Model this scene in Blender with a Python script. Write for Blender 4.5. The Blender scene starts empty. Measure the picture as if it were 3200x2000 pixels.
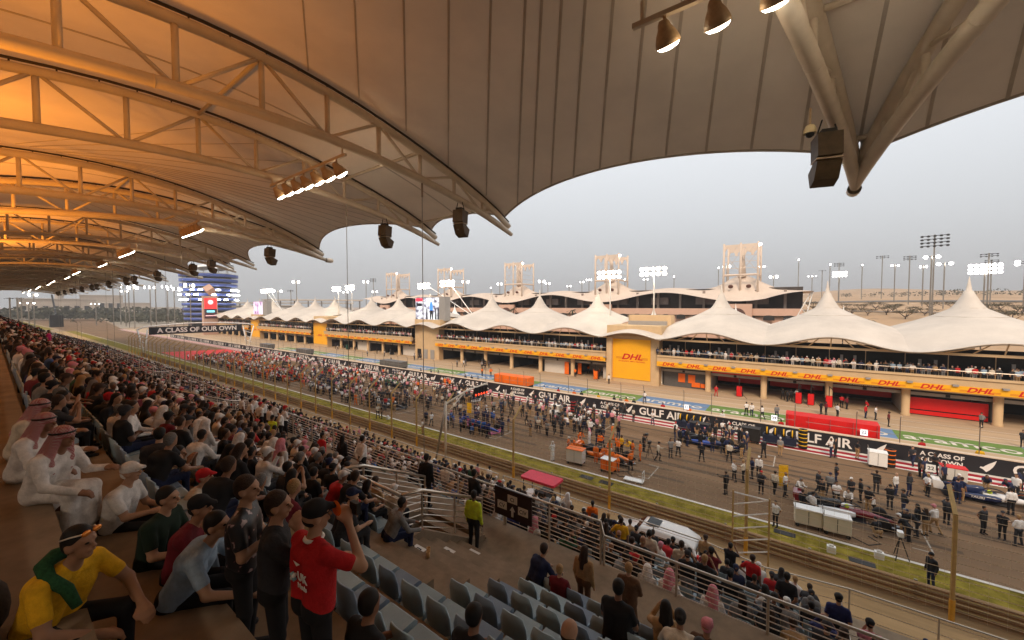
import bpy, math, random
import numpy as np
from mathutils import Vector, Matrix
R = math.radians
random.seed(7)
SC = bpy.context.scene
COL = SC.collection
# ------------------------------------------------------------- camera, sky, sun, exposure
cam = bpy.data.cameras.new('camera'); cam_ob = bpy.data.objects.new('camera', cam); COL.objects.link(cam_ob)
cam_ob.location = (0, 0, 14); cam_ob.rotation_euler = (R(90 - 2.02), 0, R(36.65))
cam.sensor_width = 36; cam.lens = 36 * 1220 / 3200; cam.clip_start = .05; cam.clip_end = 6000
SC.camera = cam_ob
W = bpy.data.worlds.new('World'); SC.world = W; W.use_nodes = True
nt = W.node_tree; bg = nt.nodes['Background']
sky = nt.nodes.new('ShaderNodeTexSky'); sky.sky_type = 'NISHITA'; sky.sun_disc = False
sky.sun_elevation = R(38); sky.sun_rotation = R(205); sky.dust_density = 6; sky.air_density = 1.2; sky.ozone_density = 1.5
hs = nt.nodes.new('ShaderNodeHueSaturation'); hs.inputs['Saturation'].default_value = .45
tc = nt.nodes.new('ShaderNodeTexCoord'); sep = nt.nodes.new('ShaderNodeSeparateXYZ')
cr = nt.nodes.new('ShaderNodeValToRGB')
cr.color_ramp.elements[0].position = 0; cr.color_ramp.elements[0].color = (3.95, 4.05, 4.15, 1)
cr.color_ramp.elements[1].position = .38; cr.color_ramp.elements[1].color = (6.9, 7.15, 7.45, 1)
mx = nt.nodes.new('ShaderNodeMix'); mx.data_type = 'RGBA'; mx.inputs['Factor'].default_value = .85
L = nt.links.new
L(tc.outputs['Generated'], sep.inputs[0]); L(sep.outputs['Z'], cr.inputs[0])
L(sky.outputs[0], hs.inputs['Color']); L(hs.outputs[0], mx.inputs['A']); L(cr.outputs[0], mx.inputs['B'])
L(mx.outputs['Result'], bg.inputs['Color']); bg.inputs['Strength'].default_value = .10
sl = bpy.data.lights.new('sun', 'SUN'); sun = bpy.data.objects.new('sun', sl); COL.objects.link(sun)
sl.energy = 2.0; sl.angle = R(16); sl.color = (1, .78, .58)
sun.rotation_euler = Vector((-.30, .72, -.62)).to_track_quat('-Z', 'Y').to_euler()
SC.view_settings.view_transform = 'Standard'; SC.view_settings.look = 'None'
SC.view_settings.exposure = .58; SC.view_settings.gamma = 1
SC.render.engine = 'CYCLES'
# ------------------------------------------------------------- helpers
MATS = {}
def mat(name, c, rough=.7, metal=0, var=.12, scale=3.0, bump=0, em=0, emc=None, trans=0, c2=None, stretch=None, coat=0, spec=.3):
    if name in MATS: return MATS[name]
    m = bpy.data.materials.new(name); m.use_nodes = True; n = m.node_tree.nodes; l = m.node_tree.links.new
    b = n['Principled BSDF']; b.inputs['Roughness'].default_value = rough; b.inputs['Metallic'].default_value = metal
    b.inputs['Base Color'].default_value = (*c, 1)
    if coat: b.inputs['Coat Weight'].default_value = coat
    b.inputs['Specular IOR Level'].default_value = spec
    if em:
        b.inputs['Emission Color'].default_value = (*(emc or c), 1); b.inputs['Emission Strength'].default_value = em
        m.cycles.emission_sampling = 'NONE'
    if var:
        g = n.new('ShaderNodeNewGeometry'); mp = n.new('ShaderNodeMapping'); t = n.new('ShaderNodeTexNoise')
        mp.inputs['Scale'].default_value = stretch or (1, 1, 1)
        t.inputs['Scale'].default_value = scale; t.inputs['Detail'].default_value = 6; t.inputs['Roughness'].default_value = .65
        rp = n.new('ShaderNodeValToRGB'); a = rp.color_ramp.elements
        lo = [max(0, x * (1 - var)) for x in c]; hi = [min(1, x * (1 + var)) for x in (c2 or c)]
        a[0].position = .3; a[0].color = (*lo, 1); a[1].position = .7; a[1].color = (*hi, 1)
        l(g.outputs['Position'], mp.inputs[0]); l(mp.outputs[0], t.inputs[0]); l(t.outputs[0], rp.inputs[0]); l(rp.outputs[0], b.inputs['Base Color'])
        if bump:
            bp = n.new('ShaderNodeBump'); bp.inputs['Strength'].default_value = bump; bp.inputs['Distance'].default_value = .02
            l(t.outputs[0], bp.inputs['Height']); l(bp.outputs[0], b.inputs['Normal'])
    if trans:
        tr = n.new('ShaderNodeBsdfTranslucent'); tr.inputs[0].default_value = (*c, 1); ms = n.new('ShaderNodeMixShader'); ms.inputs[0].default_value = trans
        l(b.outputs[0], ms.inputs[1]); l(tr.outputs[0], ms.inputs[2]); l(ms.outputs[0], n['Material Output'].inputs[0])
    MATS[name] = m; return m
def attr_mat(name):
    m = bpy.data.materials.new(name); m.use_nodes = True; n = m.node_tree.nodes
    a = n.new('ShaderNodeVertexColor'); a.layer_name = 'col'
    m.node_tree.links.new(a.outputs[0], n['Principled BSDF'].inputs['Base Color']); n['Principled BSDF'].inputs['Roughness'].default_value = .85
    return m
def wloc(o):
    v = Vector((0, 0, 0))
    while o: v = v + o.location; o = o.parent
    return v
def tag(o, label=None, cat=None, group=None, kind=None):
    if label: o['label'] = label
    if cat: o['category'] = cat
    if group: o['group'] = group
    if kind: o['kind'] = kind
    return o
def thing(name, label, cat, loc=(0, 0, 0), rz=0, group=None):
    o = bpy.data.objects.new(name, None); COL.objects.link(o); o.empty_display_size = .1
    o.location = loc; o.rotation_euler = (0, 0, rz); return tag(o, label, cat, group)
def ob(name, me, parent=None, loc=(0, 0, 0), rot=(0, 0, 0)):
    o = bpy.data.objects.new(name, me); COL.objects.link(o); o.parent = parent; o.location = loc; o.rotation_euler = rot; return o
def copy_tree(o, parent=None):
    c = o.copy(); COL.objects.link(c); c.parent = parent
    for ch in list(o.children): copy_tree(ch, c)
    return c
def ortho(d):
    d = Vector(d).normalized(); a = Vector((0, 0, 1)) if abs(d.z) < .9 else Vector((1, 0, 0))
    u = d.cross(a).normalized(); return u, d.cross(u)
class MB:
    def __init__(s): s.v = []; s.f = []; s.m = []; s.cm = 0
    def add(s, vs, fs):
        b = len(s.v); s.v += [tuple(x) for x in vs]; s.f += [tuple(b + i for i in q) for q in fs]; s.m += [s.cm] * len(fs); return s
    def box(s, x0, x1, y0, y1, z0, z1):
        return s.add([(x0,y0,z0),(x1,y0,z0),(x1,y1,z0),(x0,y1,z0),(x0,y0,z1),(x1,y0,z1),(x1,y1,z1),(x0,y1,z1)],
                     [(0,3,2,1),(4,5,6,7),(0,1,5,4),(1,2,6,5),(2,3,7,6),(3,0,4,7)])
    def bbox(s, x0, x1, y0, y1, z0, z1, b=.03):
        # box with chamfered vertical and top edges
        s.prism([(x0+b,y0),(x1-b,y0),(x1,y0+b),(x1,y1-b),(x1-b,y1),(x0+b,y1),(x0,y1-b),(x0,y0+b)], z0, z1); return s
    def prism(s, pts, z0, z1, axis='z'):
        n = len(pts)
        def c(p, t): return (p[0], p[1], t) if axis == 'z' else ((p[0], t, p[1]) if axis == 'y' else (t, p[0], p[1]))
        return s.add([c(p, z0) for p in pts] + [c(p, z1) for p in pts],
            [tuple(range(n))[::-1], tuple(range(n, 2*n))] + [(i, (i+1) % n, n+(i+1) % n, n+i) for i in range(n)])
    def tube(s, pts, r, n=8, cap=True):
        pts = [Vector(p) for p in pts]; k = len(pts); rs = r if isinstance(r, (list, tuple)) else [r]*k
        vs = []; u0 = None
        for i, p in enumerate(pts):
            d = (pts[min(i+1, k-1)] - pts[max(i-1, 0)]).normalized()
            if u0 is None: u, w = ortho(d)
            else:
                u = (u0 - d*u0.dot(d)).normalized(); w = d.cross(u)
            u0 = u
            for j in range(n):
                a = 2*math.pi*j/n; vs.append(p + u*(rs[i]*math.cos(a)) + w*(rs[i]*math.sin(a)))
        fs = [(i*n+j, i*n+(j+1) % n, (i+1)*n+(j+1) % n, (i+1)*n+j) for i in range(k-1) for j in range(n)]
        if cap: fs += [tuple(range(n))[::-1], tuple(range((k-1)*n, k*n))]
        return s.add(vs, fs)
    def lathe(s, prof, c=(0,0,0), n=16, axis='z'):
        vs = []; k = len(prof)
        for r, h in prof:
            for j in range(n):
                a = 2*math.pi*j/n; x, y = r*math.cos(a), r*math.sin(a)
                q = (x, y, h) if axis == 'z' else ((x, h, y) if axis == 'y' else (h, x, y))
                vs.append((c[0]+q[0], c[1]+q[1], c[2]+q[2]))
        return s.add(vs, [(i*n+j, i*n+(j+1) % n, (i+1)*n+(j+1) % n, (i+1)*n+j) for i in range(k-1) for j in range(n)])
    def grid(s, fn, us, vs_):
        nu, nv = len(us), len(vs_); vv = [fn(u, v) for u in us for v in vs_]
        return s.add(vv, [(i*nv+j, (i+1)*nv+j, (i+1)*nv+j+1, i*nv+j+1) for i in range(nu-1) for j in range(nv-1)])
    def loft(s, rings, close=True, caps=True):
        n = len(rings[0]); vs = [p for r in rings for p in r]
        fs = [(i*n+j, i*n+(j+1) % n, (i+1)*n+(j+1) % n, (i+1)*n+j) for i in range(len(rings)-1) for j in range(n if close else n-1)]
        if caps and close: fs += [tuple(range(n))[::-1], tuple(range((len(rings)-1)*n, len(rings)*n))]
        return s.add(vs, fs)
    def ball(s, c, r, n=10, k=6):
        rr = r if isinstance(r, (list, tuple)) else (r, r, r); pr = []
        vs = [(c[0]+rr[0]*math.sin(math.pi*i/k)*math.cos(2*math.pi*j/n), c[1]+rr[1]*math.sin(math.pi*i/k)*math.sin(2*math.pi*j/n), c[2]+rr[2]*math.cos(math.pi*i/k)) for i in range(k+1) for j in range(n)]
        return s.add(vs, [(i*n+j, (i+1)*n+j, (i+1)*n+(j+1) % n, i*n+(j+1) % n) for i in range(k) for j in range(n)])
    def mesh(s, name, mats, smooth=False, off=(0,0,0)):
        me = bpy.data.meshes.new(name); me.from_pydata([(x-off[0], y-off[1], z-off[2]) for x, y, z in s.v], [], s.f)
        for m in (mats if isinstance(mats, (list, tuple)) else [mats]): me.materials.append(m)
        if max(s.m, default=0): me.polygons.foreach_set('material_index', s.m)
        if smooth: me.polygons.foreach_set('use_smooth', [True]*len(me.polygons)); 
        me.update(); return me
    def build(s, name, mats, parent=None, smooth=False, local=False):
        off = (0, 0, 0) if local or not parent else wloc(parent)
        o = bpy.data.objects.new(name, s.mesh(name, mats, smooth, off)); COL.objects.link(o); o.parent = parent
        return o
def struct(name, mb, m, smooth=False):
    o = mb.build(name, m, None, smooth); o['kind'] = 'structure'; return o
TXT = {}
def text_mesh(s, size, m, shear=0, bold=0, ext=.008, align='CENTER'):
    key = (s, size, m.name, shear, bold, ext, align)
    if key in TXT: return TXT[key]
    c = bpy.data.curves.new('lettering', 'FONT'); c.body = s; c.size = size; c.shear = shear; c.offset = bold; c.extrude = ext
    c.align_x = align; c.align_y = 'CENTER'; c.resolution_u = 3
    o = bpy.data.objects.new('lettering', c); COL.objects.link(o); bpy.context.view_layer.update()
    me = bpy.data.meshes.new_from_object(o.evaluated_get(bpy.context.evaluated_depsgraph_get())); me.name = 'lettering'
    bpy.data.objects.remove(o); me.materials.clear(); me.materials.append(m); TXT[key] = me; return me
def interp(y, P):
    return float(np.interp(y, [p[0] for p in P], [p[1] for p in P]))
# palette
M_steel = mat('galvanised_steel', (.30, .27, .23), .38, .85, .1, 8)
M_rail = mat('brushed_rail', (.58, .51, .43), .28, .85, .08, 10)
M_conc = mat('concrete', (.245, .182, .122), .9, 0, .26, 1.7, .2)
M_dark = mat('dark_metal', (.025, .023, .022), .5, .2, .1, 6)
M_black = mat('black_paint', (.012, .012, .013), .45, 0, 0)
M_white = mat('white_paint', (.78, .76, .72), .5, 0, .06, 5)
M_lamp = mat('lamp_glow', (1, .93, .80), .5, 0, 0, em=14, emc=(1, .90, .72))
M_lampw = mat('lamp_glow_white', (1, 1, 1), .5, 0, 0, em=12, emc=(1, .97, .92))
ONES = ['', 'first', 'second', 'third', 'fourth', 'fifth', 'sixth', 'seventh', 'eighth', 'ninth', 'tenth', 'eleventh', 'twelfth', 'thirteenth', 'fourteenth', 'fifteenth', 'sixteenth', 'seventeenth', 'eighteenth', 'nineteenth']
TENS = ['', '', 'twenty', 'thirty', 'forty', 'fifty', 'sixty', 'seventy', 'eighty', 'ninety']
def ow(n):
    if n >= 100: return 'hundred-and-' + ow(n-100) if n > 100 else 'hundredth'
    if n < 20: return ONES[n]
    return TENS[n//10][:-1] + 'ieth' if n % 10 == 0 else TENS[n//10] + '-' + ONES[n % 10]
# ------------------------------------------------------------- ground and track
def sheet(name, x0, x1, y0, y1, z, m, nx=1):
    mb = MB(); mb.grid(lambda u, v: (u, v, z), list(np.linspace(x0, x1, nx+1)), [y0, y1]); return struct(name, mb, m)
M_sand = mat('desert_sand', (.36, .25, .155), .95, 0, .28, .05, 0, c2=(.30, .215, .14))
M_asph = mat('track_asphalt', (.200, .124, .072), .9, 0, .22, .45, .15, stretch=(.12, 1, 1), spec=.05)
M_pit = mat('pit_lane_concrete', (.46, .335, .215), .9, 0, .20, .5, .1, stretch=(.1, 1, 1), spec=.05)
M_apron = mat('service_road', (.40, .26, .13), .95, 0, .28, .8, .1, stretch=(.12, 1.5, 1), spec=.05)
def grass_mat():
    m = mat('grass', (.150, .115, .014), .95, 0, .45, 1.1, .6, c2=(.235, .180, .030), spec=.05); return m
g = MB(); g.grid(lambda u, v: (u, v, -.05), [-4500, -800, -200, 200, 1500], [-400, 0, 100, 400, 4500]); struct('ground', g, M_sand)
sheet('service_road', -330, 60, 17.5, 26.0, -.012, M_apron)
sheet('grass_verge', -330, 60, 26.0, 29.75, .0, grass_mat())
sheet('race_track', -420, 70, 29.7, 49.3, .004, M_asph)
M_line = mat('white_line_paint', (.66, .60, .52), .7, 0, .12, 2)
sheet('track_edge_line', -330, 60, 29.72, 29.95, .010, M_line)
M_redst = mat('red_stripe_paint', (.33, .008, .018), .75, 0, .15, 1.5)
for i, (a, b) in enumerate(((46.5, 46.78), (47.42, 48.0), (48.7, 49.28))): sheet('painted_stripe', -330, 60, a, b, .010, M_line)
for a, b in ((46.78, 47.42), (48.0, 48.7)): sheet('painted_stripe', -330, 60, a, b, .009, M_redst)
sheet('pit_lane', -330, 70, 49.3, 76, .003, M_pit)
for y in (56.75, 61.1): sheet('pit_lane_line', -300, 60, y, y+.14, .016, M_line)
for y in (63.6, 66.6): sheet('pit_lane_line', -300, 60, y, y+.10, .008, M_line)
M_grn = mat('green_floor_paint', (.13, .22, .05), .7, 0, .15, 1); M_blu = mat('blue_floor_paint', (.13, .22, .36), .7, 0, .15, 1)
x = 27.0; k = 0
while x > -140:
    m = (M_blu, M_grn)[k % 2]; s = sheet('painted_panel', x-9.3, x, 57.0, 60.9, .009, m)
    ob('lettering', text_mesh('aramco', 2.6, M_line, 0, .03, .001), None, (x-4.65, 58.7, .014)); bpy.context.scene.collection.objects[-1].scale = (1.05, 1.1, 1)
    o = COL.objects[-1]; o.parent = s; x -= 9.3; k += 1
# red paint patches on the grid start, dark tyre streaks
rp = MB(); rp.add([(-156, 31.2, .011), (-128.5, 30.8, .011), (-127, 46.2, .011), (-150, 46.2, .011)], [(0, 1, 2, 3)]); struct('red_painted_area', rp, mat('red_area_paint', (.60, .03, .03), .8, 0, .2, .5))
# grid box brackets
for i in range(12):
    for c, y in ((0, 31.6), (1, 40.6)):
        xx = 8.2 - 16*i + (-8 if c == 0 else 0) + 6
        b = MB(); b.box(xx, xx+.08, y, y+3.0, .008, .012); b.box(xx-.8, xx, y, y+.08, .008, .012); b.box(xx-.8, xx, y+2.92, y+3.0, .008, .012); struct('grid_box_marking', b, mat('worn_line_paint', (.42, .37, .31), .8, 0, .3, 3))
# far circuit ribbons and left run-off
for i, (pts, m) in enumerate([([(-330,26),(-330,49),(-640,75),(-640,20)], M_asph), ([(-345,50),(-640,80),(-640,150),(-420,95)], mat('runoff', (.30,.25,.19), .9, 0, .2, .05)),
        ([(-360,6),(-360,24),(-620,18),(-620,-30)], grass_mat()), ([(-150,215),(120,150),(120,158),(-150,228)], M_asph), ([(-250,300),(300,225),(300,236),(-250,318)], mat('runoff', (1,1,1)))]):
    b = MB(); b.add([(x, y, -.02+.004*i) for x, y in pts], [(0, 1, 2, 3)]); struct('circuit_road', b, m)
M_rub = mat('rubber_mark', (.120, .082, .055), .9, 0, .35, 1.2, 0, stretch=(.1, 1, 1), spec=.05)
for i in range(9):
    for y, dx in ((33.5, 0), (42.6, 8)):
        for s_ in (-.86, .86): sheet('tyre_mark', 6-16*i+dx-random.uniform(4, 9), 6-16*i+dx+random.uniform(1, 5), y+s_-.17, y+s_+.17, .0075, M_rub)
for y in (35.4, 37.2, 39.1, 40.3, 44.6): sheet('tyre_mark', -200-random.uniform(0, 40), 60, y, y+random.uniform(.3, .7), .0065, M_rub)
# ------------------------------------------------------------- grandstand roof
ZLO = [(-9, 18.0), (-4, 18.9), (.3, 19.5), (3.5, 19.8), (6, 19.88), (9.4, 19.76), (11.35, 19.5), (13.6, 19.15), (15.5, 18.8), (18, 18.06)]
ZUP = [(-9, 18.6), (-4, 20.3), (0, 21.2), (2.2, 21.42), (4, 21.56), (5.2, 21.58), (7, 21.45), (9.4, 21.1), (11.5, 20.6), (13.6, 20.02), (16.2, 19.2), (17.3, 18.72), (18, 18.3)]
def smooth_tab(P):
    xs = np.array([p[0] for p in P]); ys = np.array([p[1] for p in P]); c = np.polyfit(xs, ys, 6); return lambda y: float(np.polyval(c, y))
zlo = smooth_tab(ZLO); zup = smooth_tab(ZUP)
M_truss = mat('cream_truss_paint', (.62, .53, .42), .45, 0, .10, 1.5)
M_memb = mat('roof_membrane', (.82, .73, .63), .8, 0, .12, .22, 0, trans=.02)
M_seam = mat('membrane_seam', (.54, .47, .40), .85, 0, .1, 2)
M_cable = mat('dark_cable', (.06, .045, .035), .6, .2, 0)
PER = 35.2
roof = thing('grandstand_roof', 'cream fabric grandstand roof on curved tubular trusses with scalloped front edge', 'roof', (-60, 6, 14))
def vleg(k, s):
    return lambda y, k=k, s=s: 1.35 - PER*k + s*max(0, (17.6 - y))*.205
def straight(x): return lambda y: x
NOD = [1.1 + 2.05*i for i in range(-3, 9)]
def truss(fx, near, r=.165):
    ys = list(np.linspace(-9, 17.95, 26)); mb = MB()
    mb.tube([(fx(y), y, zlo(y)) for y in ys], [r*1.05]*(len(ys)-1)+[r*.7], 12 if near else 6)
    ys2 = list(np.linspace(-9, 17.7, 24)); mb.tube([(fx(y), y, zup(y)) for y in ys2], r, 12 if near else 6)
    t = mb.build('truss', M_truss, roof, True)
    c = MB(); c.tube([(fx(y), y, zup(y)+.26) for y in ys2], .045, 6)
    for y in np.arange(-7, 17.5, .95): c.tube([(fx(y), y, zup(y)+.1), (fx(y), y, zup(y)+.26)], .022, 4)
    c.build('ridge_cable', M_cable, t)
    if near:   # weld bands
        w = MB()
        for y in np.arange(-6, 17, 2.9): w.tube([(fx(y), y-.015, zlo(y-.015)), (fx(y), y+.015, zlo(y+.015))], r*1.05+.008, 12)
        w.build('weld_band', M_truss, t, True)
    js = MB()
    for i, y in enumerate(NOD):
        if y > 16.6: continue
        segs = [((fx(y), y, zlo(y)), (fx(y), y, zup(y)), .085)]
        if (i - 3) % 2 == 0:
            for d in (-2.05, 2.05):
                if y + d < 17: segs.append(((fx(y), y, zup(y)), (fx(y+d), y+d, zlo(y+d)), .062))
        for a, b, q in segs:
            if near: MB().tube([a, b], q, 8).build('strut', M_truss, t, True)
            else: js.tube([a, b], q, 5)
    if js.v: js.build('strut', M_truss, t, True)
    return t
LINES = []
for k in range(-1, 7):
    near = k in (0, 1)
    LINES += [vleg(k, 1), vleg(k, -1), straight(-13.4-PER*k), straight(-19.4-PER*k)]
    for fx, r in ((vleg(k, 1), .185), (vleg(k, -1), .185), (straight(-13.4-PER*k), .155), (straight(-19.4-PER*k), .155)):
        truss(fx, near and not (k == 1 and r < .16), r)
    for A, B in ((vleg(k, 1), vleg(k, -1)), (straight(-13.4-PER*k), straight(-19.4-PER*k))):
        for i, y in enumerate((5.2, 11.35, 16.2)):
            MB().tube([(A(y), y, zup(y)), (B(y), y, zup(y))], .075, 6).build('cross_brace', M_truss, roof, True)
    m = MB(); m.lathe([(.0, 18.62), (.16, 18.58), (.2, 18.4), (.2, 18.0)], (1.35-PER*k, 0, 0), 12, 'y'); o = m.build('truss_tip', M_truss, roof, True); o.location.z += zlo(18.0)-.0
# membranes between neighbouring truss lines
def membrane(A, B, near):
    w = abs(A(6)-B(6)); e = min(2.1, .16*w) if w > 7 else min(.9, .14*w); n = 20 if w > 7 else 8
    def P(u, v):
        yf = 17.35 - e*4*u*(1-u) ; y = -9 + (yf+9)*v; x = A(y)+(B(y)-A(y))*u
        sag = .30*min(1, w/12)*4*u*(1-u)
        return (x, y, zup(y)+.33 - sag*math.sin(math.pi*min(1, max(0, (y+2)/20))))
    mb = MB(); mb.grid(P, list(np.linspace(0, 1, n+1)), list(np.linspace(0, 1, 40)))
    o = mb.build('roof_membrane_panel', M_memb, roof, True)
    ed = MB(); ed.tube([P(u, 1) for u in np.linspace(0, 1, 25)], .055, 6); ed.build('edge_cable', M_seam, o, True)
    def Q(x, y):
        u = (x-A(y))/(B(y)-A(y)); return (x, y, zup(y)+.33 - .30*min(1, w/12)*4*u*(1-u)*math.sin(math.pi*min(1, max(0, (y+2)/20))))
    def strip(pts):
        s = MB(); s.loft([[Vector(q) + Vector((dx, 0, dz)) for dx, dz in ((-.042, -.004), (.042, -.004), (.042, -.016), (-.042, -.016))] for q in pts]); s.build('seam', M_seam, o)
    if w > 8:   # seams fan out from behind the converging truss pair
        vA = abs(A(0)-A(17)) > .5; V_ = A if vA else B; ns = 11; xc = V_(17.6)
        W_ = B if vA else A
        for i in list(range(1, 11)) + [12, 14.3, 17.2, 21, 26]:
            u = i/ns if vA else 1-i/ns; front = i < ns; xe, ye, ze = P(u, 1) if front else (xc + (W_(17)-xc)*i/ns, 17.3, 0); pts = []
            for y in np.linspace(-8, ye, 60):
                x = xc + (xe-xc)*(y+1.2)/(ye+1.2)
                if (x-V_(y))*(xe-xc) > 0 and y > -.5 and (W_(y)-x)*(xe-xc) > 0: pts.append(Q(x, y))
            if len(pts) > 2:
                if front: pts[-1] = (xe, ye, ze)
                strip(pts)
    else: strip([P(.5, v) for v in np.linspace(0, 1, 40)])
for i in range(1, len(LINES)):
    if i >= 1: membrane(LINES[i-1], LINES[i], i < 10)
# back columns carrying the trusses
cb = MB()
for k in range(0, 7):
    for x in (1.35-PER*k, -16.4-PER*k): 
        cb = MB(); cb.tube([(x, -6.5, 10), (x, -6.5, zlo(-6.5))], .3, 12); cb.build('column', M_truss, roof, True)
# floodlight bars
M_house = mat('lamp_housing', (.50, .36, .22), .5, .2, .15, 9)
def lamp_bar(x0, x1, y, z, n, label, lights):
    t = thing('floodlight_bar', label, 'floodlight', ((x0+x1)/2, y, z), 0, 'floodlight bars under the roof')
    MB().box(x0-.2, x1+.2, y-.05, y+.05, z-.05, z+.05).build('mounting_bar', M_truss, t)
    for x in (x0, x1): MB().tube([(x, y, z), (x, y, z+.45)], .04, 6).build('hanger', M_truss, t)
    for i in range(n):
        x = x0 + (x1-x0)*(i+.5)/n; d = Vector((.10, .62, -.78)); c = Vector((x, y, z-.30)); 
        prof = [(.07, -.16), (.11, -.10), (.13, -.02), (.19, .08), (.235, .2), (.25, .29), (.235, .3)]
        u, w = ortho(d); N = 14
        rings = [[c + d*hh + u*(rr*math.cos(2*math.pi*j/N)) + w*(rr*math.sin(2*math.pi*j/N)) for j in range(N)] for rr, hh in prof]
        m = MB(); m.loft(rings, True, True); m.tube([(x, y, z-.04), (x, y, z-.2)], .035, 6); lo = m.build('lamp', M_house, t, True)
        g = MB(); rr = [[c + d*hh + u*(q*math.cos(2*math.pi*j/N)) + w*(q*math.sin(2*math.pi*j/N)) for j in range(N)] for q, hh in ((.225, .302), (.17, .36), (.06, .385))]
        g.loft(rr, True, True); g.build('lens', M_lamp, lo, True)
    if lights:
        for i in range(2):
            pl = bpy.data.lights.new('flood', 'POINT'); pl.energy = 22; pl.color = (1, .72, .42); pl.shadow_soft_size = .25
            q = bpy.data.objects.new('flood_light', pl); COL.objects.link(q); q.parent = t; q.location = ((-1+2*i)*(x1-x0)*.3, .35, -.75)
    return t
ORD = ['nearest', 'second', 'third', 'fourth', 'fifth', 'sixth', 'seventh', 'eighth', 'ninth', 'tenth', 'eleventh', 'twelfth', 'thirteenth', 'fourteenth']
q = 0
for k in range(0, 7):
    for kind in (0, 1):
        if kind == 0: a = vleg(k, -1)(8.4); lamp_bar(a-2.30 if k == 0 else a-.1, a+4.15 if k == 0 else vleg(k, 1)(8.4)+.1, 8.4, 19.95 if k == 0 else 19.55, 7, ORD[q] + ' row of lit floodlights hanging between the converging roof trusses', k < 2)
        else: lamp_bar(-19.3-PER*k, -13.5-PER*k, 7.85, 19.45, 7, ORD[q] + ' row of lit floodlights hanging between two parallel roof trusses', k < 3)
        q += 1
# loudspeakers
M_spk = mat('speaker_brown', (.10, .066, .036), .55, .1, .3, 5); M_spkb = mat('speaker_face', (.012, .010, .010), .7, 0, 0)
def speaker(x, y, z, s, label, rz=0):
    t = thing('loudspeaker', label, 'loudspeaker', (x, y, z), rz, 'loudspeakers under the roof')
    u = MB(); u.prism([(-.36, .08), (.34, .02), (.42, .80), (-.30, .84)], -.34, .34, 'x'); u.build('cabinet', M_spk, t, local=True)
    l = MB(); l.prism([(-.30, -.08), (.02, .02), (.62, -.26), (.40, -.78), (-.02, -.62)], -.34, .34, 'x'); l.build('cabinet', M_spk, t, local=True)
    f = MB(); f.prism([(.355, .1), (.375, .1), (.445, .76), (.425, .76)], -.31, .31, 'x'); f.build('grille', M_spkb, t, local=True)
    b = MB(); b.box(-.36, .36, -.30, .30, -.02, .03); b.build('bracket', mat('bracket_tan', (.4, .3, .2), .5), t, local=True)
    h = MB(); h.box(-.2, .2, -.2, .2, .80, .98)
    for xx in (-.3, .3): h.tube([(xx, 0, .8), (xx*.5, 0, 1.35)], .025, 5)
    h.build('hanger', M_dark, t, local=True); t.scale = (s*.82,)*3; t.location.z += .2
    return t
q = 0
for k in range(0, 6):
    for x, s in ((vleg(k, -1)(13.9)-.15, 1.0), (-13.4-PER*k, .95), (-19.4-PER*k, .95)):
        speaker(x, 13.8, zlo(13.8)-1.35, s, ow(q+1) + ' dark loudspeaker cluster along the roof edge counted from the nearest', R(15)); q += 1
# tie-down cables, security camera
for k in range(0, 5):
    for j, x in enumerate((-13.4-PER*k, -19.4-PER*k)):
        z0 = 5.6; t = thing('tie_cable', f'{"nearer" if j == 0 else "farther"} thin steel tie cable below the {ORD[k]} pair of roof trusses', 'cable', (x, 11.45, z0), 0, 'vertical tie cables')
        MB().tube([(x, 11.45, z0), (x, 11.45, zlo(11.45)-.35)], .018, 6).build('cable', M_steel, t)
        MB().tube([(x, 11.45, zlo(11.45)-.75), (x, 11.45, zlo(11.45)-.1)], .045, 6).build('turnbuckle', M_steel, t)
x, y = vleg(0, -1)(13.0)-.35, 13.0
t = thing('dome_camera', 'cream dome security camera hanging from the nearest roof truss', 'camera', (x, y, zlo(y)-.75))
MB().tube([(x, y, zlo(y)-.1), (x, y, zlo(y)-.5)], .025, 8).build('stem', M_house, t)
MB().lathe([(.03, .24), (.10, .2), (.14, .1), (.15, 0)], (x, y, zlo(y)-.75), 14).build('housing', mat('camera_cream', (.75, .62, .38), .4), t, True)
MB().lathe([(.10, 0), (.09, -.06), (.04, -.1), (0, -.11)], (x, y, zlo(y)-.75), 12).build('dome', M_black, t, True)
# uplighters at the back, warm light
for k, (x, y, z) in enumerate([(-5.6, -.05, 15.9), (-8.6, .12, 16.1), (-13.5, .2, 15.7), (-24, .15, 16.0), (-34, 0, 15.6), (-52, .3, 15.8), (-75, .6, 15.8)]):
    t = thing('uplighter', ['nearest dark uplighter', 'second dark uplighter', 'third dark uplighter', 'fourth dark uplighter', 'fifth dark uplighter', 'sixth dark uplighter', 'farthest dark uplighter'][k] + ' on the left edge throwing orange light on the roof', 'floodlight', (x, y-1.0, z-.5), 0, 'orange uplighters at the back of the stand')
    b = MB(); b.prism([(-.9, .0), (.35, -.16), (.95, .02), (.9, .10), (.2, .30), (-.9, .34)], -.30, .30, 'x'); b.build('housing', M_dark, t, local=True)
    b = MB(); b.box(-.25, .25, -.7, .1, .335, .36); b.build('lens', mat('orange_lens', (1, .45, .05), .4, 0, 0, em=4, emc=(1, .38, .03)), t, local=True)
    b = MB(); b.tube([(0, -.5, -.05), (0, -.6, -5)], .05, 6); b.build('pole', M_dark, t, local=True)
    if True:
        s = bpy.data.lights.new('uplight', 'SPOT'); s.energy = (60, 240, 700, 1300, 1600, 2200, 2600)[k]; s.color = (1, .34, .035); s.spot_size = R(125); s.spot_blend = .8; s.shadow_soft_size = .2
        q = bpy.data.objects.new('uplight', s); COL.objects.link(q); q.parent = t; q.location = (0, -.3, .5)
        q.rotation_euler = Vector((-.25, .25, .9)).to_track_quat('-Z', 'Y').to_euler()
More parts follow.
